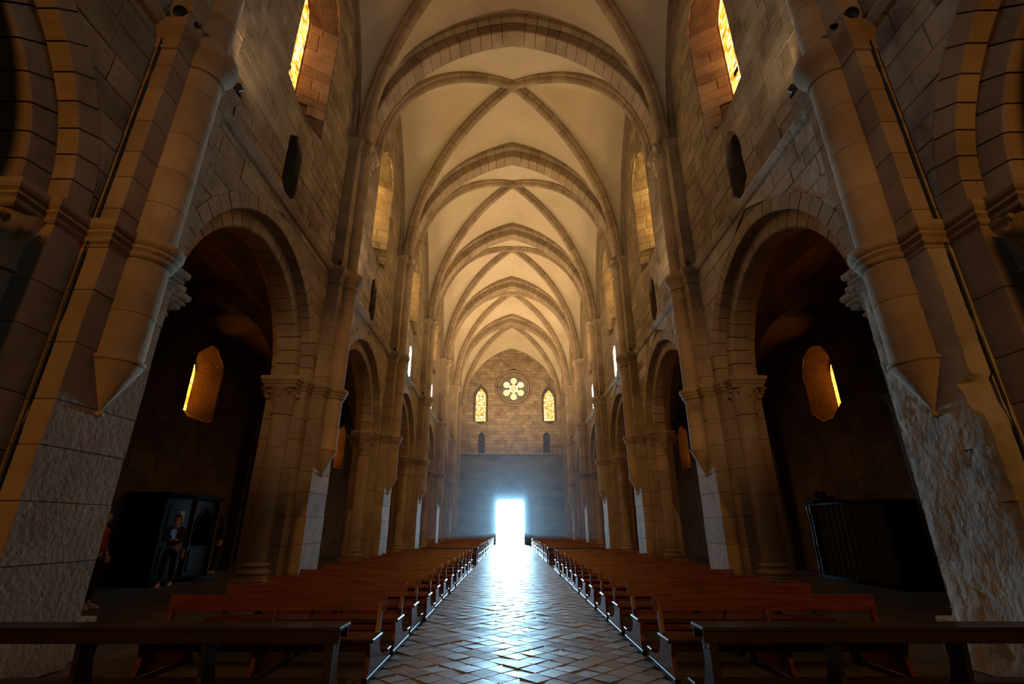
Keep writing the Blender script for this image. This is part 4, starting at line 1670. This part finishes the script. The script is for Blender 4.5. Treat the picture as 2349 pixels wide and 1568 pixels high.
# ------------------------------------------------------------------ people
def skin_obj(name, pts, edges, mat, parent=None, sub=2, root=0):
    me = bpy.data.meshes.new(name)
    me.from_pydata([p[0] for p in pts], edges, [])
    me.materials.append(MATS[mat])
    o = link(name, me, parent)
    md = o.modifiers.new('skin', 'SKIN')
    md.use_smooth_shade = True
    for i, p in enumerate(pts):
        r = p[1] if isinstance(p[1], tuple) else (p[1], p[1])
        me.skin_vertices[0].data[i].radius = r
        me.skin_vertices[0].data[i].use_root = (i == root)
    sb = o.modifiers.new('sub', 'SUBSURF')
    sb.levels = sb.render_levels = sub
    return o


def head_mesh(parent_mb=None):
    """head in local coordinates, chin at z=0, crown at z=0.235, facing -y"""
    m = MB()
    nr, na = 14, 20
    prof = [(0.0, 0.010), (0.012, 0.035), (0.03, 0.052), (0.055, 0.064), (0.085, 0.070), (0.11, 0.074), (0.135, 0.077), (0.16, 0.077), (0.185, 0.070), (0.205, 0.058), (0.22, 0.042), (0.23, 0.024), (0.235, 0.004)]
    vs = []
    for z, r in prof:
        for k in range(na):
            a = 2 * PI * k / na
            x = r * math.cos(a)
            y = r * 1.22 * math.sin(a)
            if y > 0 and z < 0.08:
                y *= 0.55
            if y < 0:
                d = math.exp(-((x / 0.014) ** 2))
                if 0.06 < z < 0.125:
                    y -= 0.022 * d * (1 - (z - 0.07) / 0.07 if z > 0.07 else 0.6)    # nose
                if abs(z - 0.11) < 0.016:
                    y += 0.010 * (math.exp(-(((x - 0.03) / 0.013) ** 2)) + math.exp(-(((x + 0.03) / 0.013) ** 2)))   # eye sockets
                if abs(z - 0.05) < 0.01 and abs(x) < 0.03:
                    y -= 0.006       # lips
            vs.append((x, y, z))
    n = len(prof)
    fs = [(i * na + k, i * na + (k + 1) % na, (i + 1) * na + (k + 1) % na, (i + 1) * na + k) for i in range(n - 1) for k in range(na)]
    fs += [tuple(range(na))[::-1], tuple((n - 1) * na + k for k in range(na))]
    m.add(vs, fs)
    for sx in (-1, 1):
        m.lathe([(0.004, -0.03), (0.014, -0.02), (0.017, 0.0), (0.014, 0.022), (0.004, 0.03)], 0, 0, n=8)
        for i in range(len(m.v) - 40, len(m.v)):
            p = m.v[i]
            m.v[i] = (sx * (0.074 + p[0] * 0.5), 0.012 + p[1], 0.105 + p[2])
    return m


def make_person(label, loc, rotz, scale, arms, legs, top_mat, leg_mat, hair_long, shirt=None):
    """arms/legs: joint positions in metres for a 1.75 m figure facing -y"""
    shoulders = {-1: (-0.185, 0.01, 1.43), 1: (0.185, 0.01, 1.43)}
    pts = [((0, 0.02, 0.95), (0.15, 0.11)), ((0, 0.01, 1.12), (0.135, 0.10)), ((0, 0.02, 1.32), (0.155, 0.11)), ((0, 0.02, 1.45), (0.09, 0.07)), ((0, 0.01, 1.53), 0.052), ((0, -0.01, 1.60), 0.05)]
    ed = [(0, 1), (1, 2), (2, 3), (3, 4), (4, 5)]
    for sx in (-1, 1):
        b = len(pts)
        sh = shoulders[sx]
        el, wr, tip = arms[sx]
        pts += [(sh, 0.058), (el, 0.043), (wr, 0.030), (tuple((wr[i] * 0.45 + tip[i] * 0.55) for i in range(3)), (0.042, 0.022))]
        ed += [(3, b), (b, b + 1), (b + 1, b + 2), (b + 2, b + 3)]
        palm = Vector(pts[b + 3][0])
        dr = (Vector(tip) - Vector(wr)).normalized()
        sd = dr.cross(Vector((0, 0, 1)))
        if sd.length < 0.2:
            sd = Vector((0, 1, 0))
        sd.normalize()
        for f in range(4):
            q = palm + sd * (f - 1.5) * 0.021 + dr * 0.02
            ln = (0.062, 0.074, 0.07, 0.055)[f]
            i0 = len(pts)
            curl = Vector((-sx * 0.012, -0.004, -0.01))
            pts += [(tuple(q + dr * ln * 0.55), 0.0095), (tuple(q + dr * ln + curl), 0.008)]
            ed += [(b + 3, i0), (i0, i0 + 1)]
        i0 = len(pts)
        q = palm - dr * 0.03 - sd * 0.045 * sx
        pts += [(tuple(q), 0.011), (tuple(q + dr * 0.045 - sd * 0.012 * sx), 0.009)]
        ed += [(b + 3, i0), (i0, i0 + 1)]
    lg = {}
    for sx in (-1, 1):
        b = len(pts)
        hip, kn, an = legs[sx]
        pts += [(hip, 0.095), (kn, 0.058), (an, 0.040)]
        ed += [(0, b), (b, b + 1), (b + 1, b + 2)]
        lg[sx] = (hip, kn, an)
    body = skin_obj('person', pts, ed, 'skin', None, 1)
    tag(body, label, 'person', 'visitors in the aisle')
    body.location = loc
    body.rotation_euler = (0, 0, rotz)
    body.scale = (scale, scale, scale)
    hd = head_mesh()
    hd.v = [(x, y - 0.02, z + 1.555) for x, y, z in hd.v]
    hd.build('head', 'skin', body, True)
    # eyes
    for sx in (-1, 1):
        e = MB().lathe([(0.0, -0.008), (0.007, -0.004), (0.009, 0), (0.007, 0.004), (0.0, 0.008)], sx * 0.03, -0.088, n=8)
        e.v = [(x, y - 0.02 + 0.005, z + 1.665) for x, y, z in e.v]
        e.build('eye', 'black_cloth', body, True)
    # hair
    h = MB()
    vs, fs = [], []
    na, prof = 20, [(1.615 if not hair_long else 1.30, 0.090 if not hair_long else 0.10), (1.66, 0.094), (1.71, 0.097), (1.75, 0.088), (1.78, 0.066), (1.805, 0.012)]
    if hair_long:
        prof = [(1.24, 0.085), (1.36, 0.105), (1.48, 0.10), (1.58, 0.094)] + prof[1:]
    for z, r in prof:
        for k in range(na):
            a = 2 * PI * k / na
            x, y = r * math.cos(a), r * 1.2 * math.sin(a)
            if y < -0.02 and z < 1.745:
                y = -0.02 + (y + 0.02) * 0.05
            if hair_long and z < 1.55:
                y = y * 0.5 + 0.06
            vs.append((x, y - 0.02 + 0.012, z))
    n = len(prof)
    fs = [(i * na + k, i * na + (k + 1) % na, (i + 1) * na + (k + 1) % na, (i + 1) * na + k) for i in range(n - 1) for k in range(na)]
    fs += [tuple((n - 1) * na + k for k in range(na))]
    h.add(vs, fs).build('hair', 'hair', body, True)
    # jacket
    pts = [((0, 0.02, 0.93), (0.175, 0.135)), ((0, 0.01, 1.12), (0.165, 0.13)), ((0, 0.02, 1.32), (0.18, 0.135)), ((0, 0.02, 1.445), (0.11, 0.09)), ((0, 0.015, 1.50), (0.075, 0.065))]
    ed = [(0, 1), (1, 2), (2, 3), (3, 4)]
    for sx in (-1, 1):
        el, wr, tip = arms[sx]
        b = len(pts)
        pts += [(shoulders[sx], 0.075), (el, 0.060), (tuple(el[i] * 0.2 + wr[i] * 0.8 for i in range(3)), 0.047)]
        ed += [(3, b), (b, b + 1), (b + 1, b + 2)]
    skin_obj('jacket', pts, ed, top_mat, body, 1)
    if shirt:
        m = MB()
        m.prism([(-0.055, 1.12), (0.055, 1.12), (0.075, 1.40), (0.03, 1.44), (-0.03, 1.44), (-0.075, 1.40)], lambda u, w, d: (u, -0.128 + d - 0.02 * math.cos(u * 9), w), 0, 0.02)
        m.build('shirt_front', shirt, body, True)
    # trousers
    pts = [((0, 0.02, 0.98), (0.17, 0.125)), ((0, 0.02, 0.90), (0.165, 0.125))]
    ed = [(0, 1)]
    for sx in (-1, 1):
        hip, kn, an = legs[sx]
        b = len(pts)
        pts += [(hip, 0.108), (kn, 0.076), (tuple(kn[i] * 0.1 + an[i] * 0.9 for i in range(3)), 0.062)]
        ed += [(1, b), (b, b + 1), (b + 1, b + 2)]
    skin_obj('trousers', pts, ed, leg_mat, body, 1)
    for sx in (-1, 1):
        an = legs[sx][2]
        m = MB()
        prof = [(-0.19, 0.030, 0.045), (-0.15, 0.042, 0.06), (-0.08, 0.045, 0.075), (-0.02, 0.042, 0.10), (0.04, 0.038, 0.105), (0.075, 0.025, 0.08)]
        vs, fs = [], []
        for y, w, z in prof:
            vs += [(-w, y, 0), (w, y, 0), (w, y, z * 0.5), (w * 0.7, y, z), (-w * 0.7, y, z), (-w, y, z * 0.5)]
        for i in range(len(prof) - 1):
            for k in range(6):
                fs.append((i * 6 + k, i * 6 + (k + 1) % 6, i * 6 + 6 + (k + 1) % 6, i * 6 + 6 + k))
        fs += [tuple(range(6))[::-1], tuple((len(prof) - 1) * 6 + k for k in range(6))]
        m.add([(x + an[0], y + an[1], z + an[2] - 0.085) for x, y, z in vs], fs)
        m.build('shoe', 'shoe_white', body, True)
    return body


# phone user, walking slowly, facing the nave and the front desks
legs_a = {-1: ((-0.09, 0.02, 0.92), (-0.10, -0.06, 0.50), (-0.10, -0.10, 0.085)), 1: ((0.09, 0.02, 0.92), (0.10, 0.02, 0.50), (0.10, 0.16, 0.10))}
arms_a = {-1: ((-0.25, 0.02, 1.16), (-0.10, -0.22, 1.18), (-0.02, -0.34, 1.20)), 1: ((0.25, 0.04, 1.16), (0.10, -0.20, 1.15), (0.02, -0.31, 1.18))}
pa = make_person('person in dark open jacket looking down at a glowing phone', (-9.22, 14.30, 0), math.radians(18), 1.0, arms_a, legs_a, 'jacket_cloth', 'black_cloth', False, 'blue_shirt')
legs_b = {-1: ((-0.09, 0.02, 0.92), (-0.11, 0.0, 0.50), (-0.12, 0.0, 0.085)), 1: ((0.09, 0.02, 0.92), (0.10, -0.02, 0.50), (0.10, -0.06, 0.085))}
arms_b = {-1: ((-0.24, 0.03, 1.16), (-0.25, -0.03, 0.92), (-0.24, -0.08, 0.78)), 1: ((0.26, 0.03, 1.16), (0.20, -0.12, 0.95), (0.12, -0.18, 0.84))}
pb = make_person('person in black with long dark hair standing beyond the booth', (-10.0, 17.9, 0), math.radians(-55), 1.03, arms_b, legs_b, 'black_cloth', 'black_cloth', True)
pc = make_person('person in red top half hidden behind the cabled pier', (-8.26, 10.5, 0), math.radians(100), 0.99, arms_b, legs_b, 'red_cloth', 'black_cloth', False)

ph = thing('smartphone', 'glowing smartphone held up by the person in the open jacket', 'phone', (0, 0, 0))
mw = Matrix.Translation(Vector((-9.22, 14.30, 0))) @ Matrix.Rotation(math.radians(18), 4, 'Z')
ph.matrix_world = mw @ Matrix.Translation(Vector((0.0, -0.335, 1.225))) @ Matrix.Rotation(math.radians(-38), 4, 'X')
MB().box(-0.038, 0.038, -0.075, 0.075, -0.005, 0.004, 0.003).build('case', 'black_cloth', ph)
MB().box(-0.034, 0.034, -0.070, 0.070, 0.004, 0.0055).build('screen', 'screen', ph)
bg = thing('shoulder_bag', 'small tan bag hanging at the hip of the phone user', 'bag', (0, 0, 0))
bg.matrix_world = mw @ Matrix.Translation(Vector((0.29, -0.08, 0.80)))
MB().box(-0.045, 0.045, -0.09, 0.09, -0.13, 0.13, 0.02).build('pouch', 'bag_tan', bg)
MB().tube([(0.0, 0.05, 0.12), (-0.04, 0.14, 0.35), (-0.16, 0.16, 0.62), (-0.30, 0.02, 0.66), (-0.34, -0.06, 0.60)], 0.008, 6).build('strap', 'black_cloth', bg)


# ------------------------------------------------------------------ lamps, cameras, cables
def floodlight(label, loc, aim, r=0.11, L=0.2, lens='lens'):
    t = thing('floodlight', label, 'lamp', loc, group='floodlights on the string courses')
    d = Vector(aim) - Vector(loc)
    q = d.to_track_quat('Z', 'Y')
    b = MB().lathe([(0.02, -L), (r * 0.7, -L * 0.95), (r * 0.9, -L * 0.4), (r, 0.0), (r, 0.03), (r * 0.86, 0.03), (r * 0.84, 0.0)], n=20).build('barrel', 'housing', t, True)
    g_ = MB().lathe([(0.0, 0.004), (r * 0.85, 0.0), (r * 0.85, -0.01)], n=20).build('lens', lens, t, True)
    for o in (b, g_):
        o.rotation_mode = 'QUATERNION'
        o.rotation_quaternion = q
        o.location = (0, 0, r + 0.10)
    MB().box(-0.05, 0.05, -0.05, 0.05, 0.0, 0.015).build('foot_plate', 'iron', t)
    MB().tube([(0, 0, 0.01), (0, 0, r + 0.06)], 0.014, 8).build('bracket', 'iron', t)
    return t


for s in (-1, 1):
    for k in UPLIGHT:
        floodlight("lit uplighter on the west ledge of the %s pier on %s" % (ordinal(k - 1), SIDEWORD[s]), (NX + s * 4.88, PY[k] + 0.66, 8.53), (NX - s * 2.0, PY[k] + 4.5, 19.0 - 0.17), 0.07, 0.11, 'lamp_lens')
    floodlight("amber floodlight on the choir end wall nearer %s" % SIDEWORD[s], (s * 4.2, YE + 0.85, 6.2 - 0.25), (s * 4.4, 8.0, 4.6), 0.15, 0.25, 'amber_lens')
    floodlight("added fill lamp on the choir end wall aimed at %s" % SIDEWORD[s], (-s * 1.0, YE + 0.85, 8.0 - 0.22), (s * 5.35, 16.0, 4.2), 0.12, 0.2, 'amber_lens')  # housings for the added fill spots
for s in (-1, 1):
    who = 'the cabled pier' if s < 0 else 'the eroded pier'
    floodlight('round dark-lensed floodlight on the ledge of ' + who, (NX + s * (DP + 0.10), PY[1] - 0.62, 8.53), (0, -6, 3), 0.12)
    for k in range(2, 7):
        floodlight('small floodlight on the ledge of the %s pier after %s' % (ordinal(k - 2), who), (NX + s * (DP + 0.05), PY[k] - 0.62, 8.53), (0, PY[k] - 5, 14), 0.07, 0.14)
    # ledge lamps by the west wall
    floodlight('small floodlight on the west wall ledge near ' + SIDEWORD[s], (NX + s * (DW - 0.75), YW - 0.19, 8.43), (NX, YW - 1, 14), 0.07, 0.10)
    # dome camera on the dosseret
    t = thing('dome_camera', 'small dome camera on the face of ' + who + ' above its ledge', 'camera', (NX + s * (DP - 0.005), PY[1] - 0.42, 8.78))
    t.rotation_euler = (0, 0, 0 if s > 0 else PI)
    MB().lathe([(0.045, 0.0), (0.045, 0.03), (0.035, 0.04)], n=16).build('mount', 'iron', t, True).rotation_euler = (0, -PI / 2, 0)
    m = MB().lathe([(0.036, 0.04), (0.038, 0.06), (0.028, 0.085), (0.012, 0.095), (0.0, 0.097)], n=16).build('dome', 'purple_cap' if s < 0 else 'lens', t, True)
    m.rotation_euler = (0, -PI / 2, 0)
    # cable in the angle beside the dosseret
    x = NX + s * (DW - 0.08)
    pts = [(x, PY[1] - 0.625 - 0.004 * math.sin(z * 3.1), z) for z in [0.3 + 0.35 * i for i in range(24)]]
    c = MB().tube(pts, 0.016, 8).build('cable', 'cable')
    tag(c, 'black cable running up the angle of ' + who, 'cable')

t = thing('wall_bracket', 'thin iron bracket on the string course by the cabled pier', 'bracket', (NX - DW + 0.14, PY[1] + 0.95, ZS + 0.22))
MB().tube([(-0.14, 0, 0.06), (0.10, 0, 0.06)], 0.012, 8).build('bar', 'iron', t)
MB().tube([(0.10, 0, 0.06), (0.04, 0.10, -0.12)], 0.010, 8).build('stay', 'iron', t)

for s in (-1, 1):
    t = thing('holy_water_stoup', 'small stone stoup on the far pier near ' + SIDEWORD[s] + ' of the portal', 'basin', (NX + s * (DP - 0.02), PY[6] + 0.0, 0.95), 0 if s > 0 else PI)
    MB().lathe([(0.05, 0.0), (0.16, 0.06), (0.30, 0.18), (0.32, 0.22), (0.27, 0.22), (0.22, 0.14)], 0, 0, PI / 2, 3 * PI / 2, 18).build('bowl', 'dressed', t, True)
    MB().box(-0.05, 0.02, -0.15, 0.15, -0.10, 0.12, 0.02).build('wall_plate', 'dressed', t)

# ------------------------------------------------------------------ haze in the western bays, added bloom volume at the portal
def haze():
    m, nt, n, l, b = newmat('haze')
    n.remove(b)
    v = n.new('ShaderNodeVolumeScatter')
    v.inputs['Color'].default_value = (0.80, 0.92, 1.0, 1)
    v.inputs['Density'].default_value = 0.0025
    v.inputs['Anisotropy'].default_value = 0.55
    l.new(v.outputs[0], n['Material Output'].inputs['Volume'])
    MATS['haze'] = m
    o = MB().box(NX - 4.6, NX + 4.6, 24.0, YW - 2.45, 0.95, 10.5).build('haze', 'haze')
    tag(o, 'thin dusty haze in the western bays of the nave', 'haze', kind='stuff')
    m2 = m.copy()
    m2.name = 'portal_bloom_scatter'
    m2.node_tree.nodes['Volume Scatter'].inputs['Density'].default_value = 0.022
    MATS['portal_bloom_scatter'] = m2
    o = MB().box(-3.2, 3.0, YW - 2.4, YW - 0.42, 1.0, 6.4).build('haze', 'portal_bloom_scatter')  # scattering box added to stand in for lens bloom round the doorway
    tag(o, 'scatter volume added for the bluish bloom before the open portal', 'haze', kind='stuff')


haze()
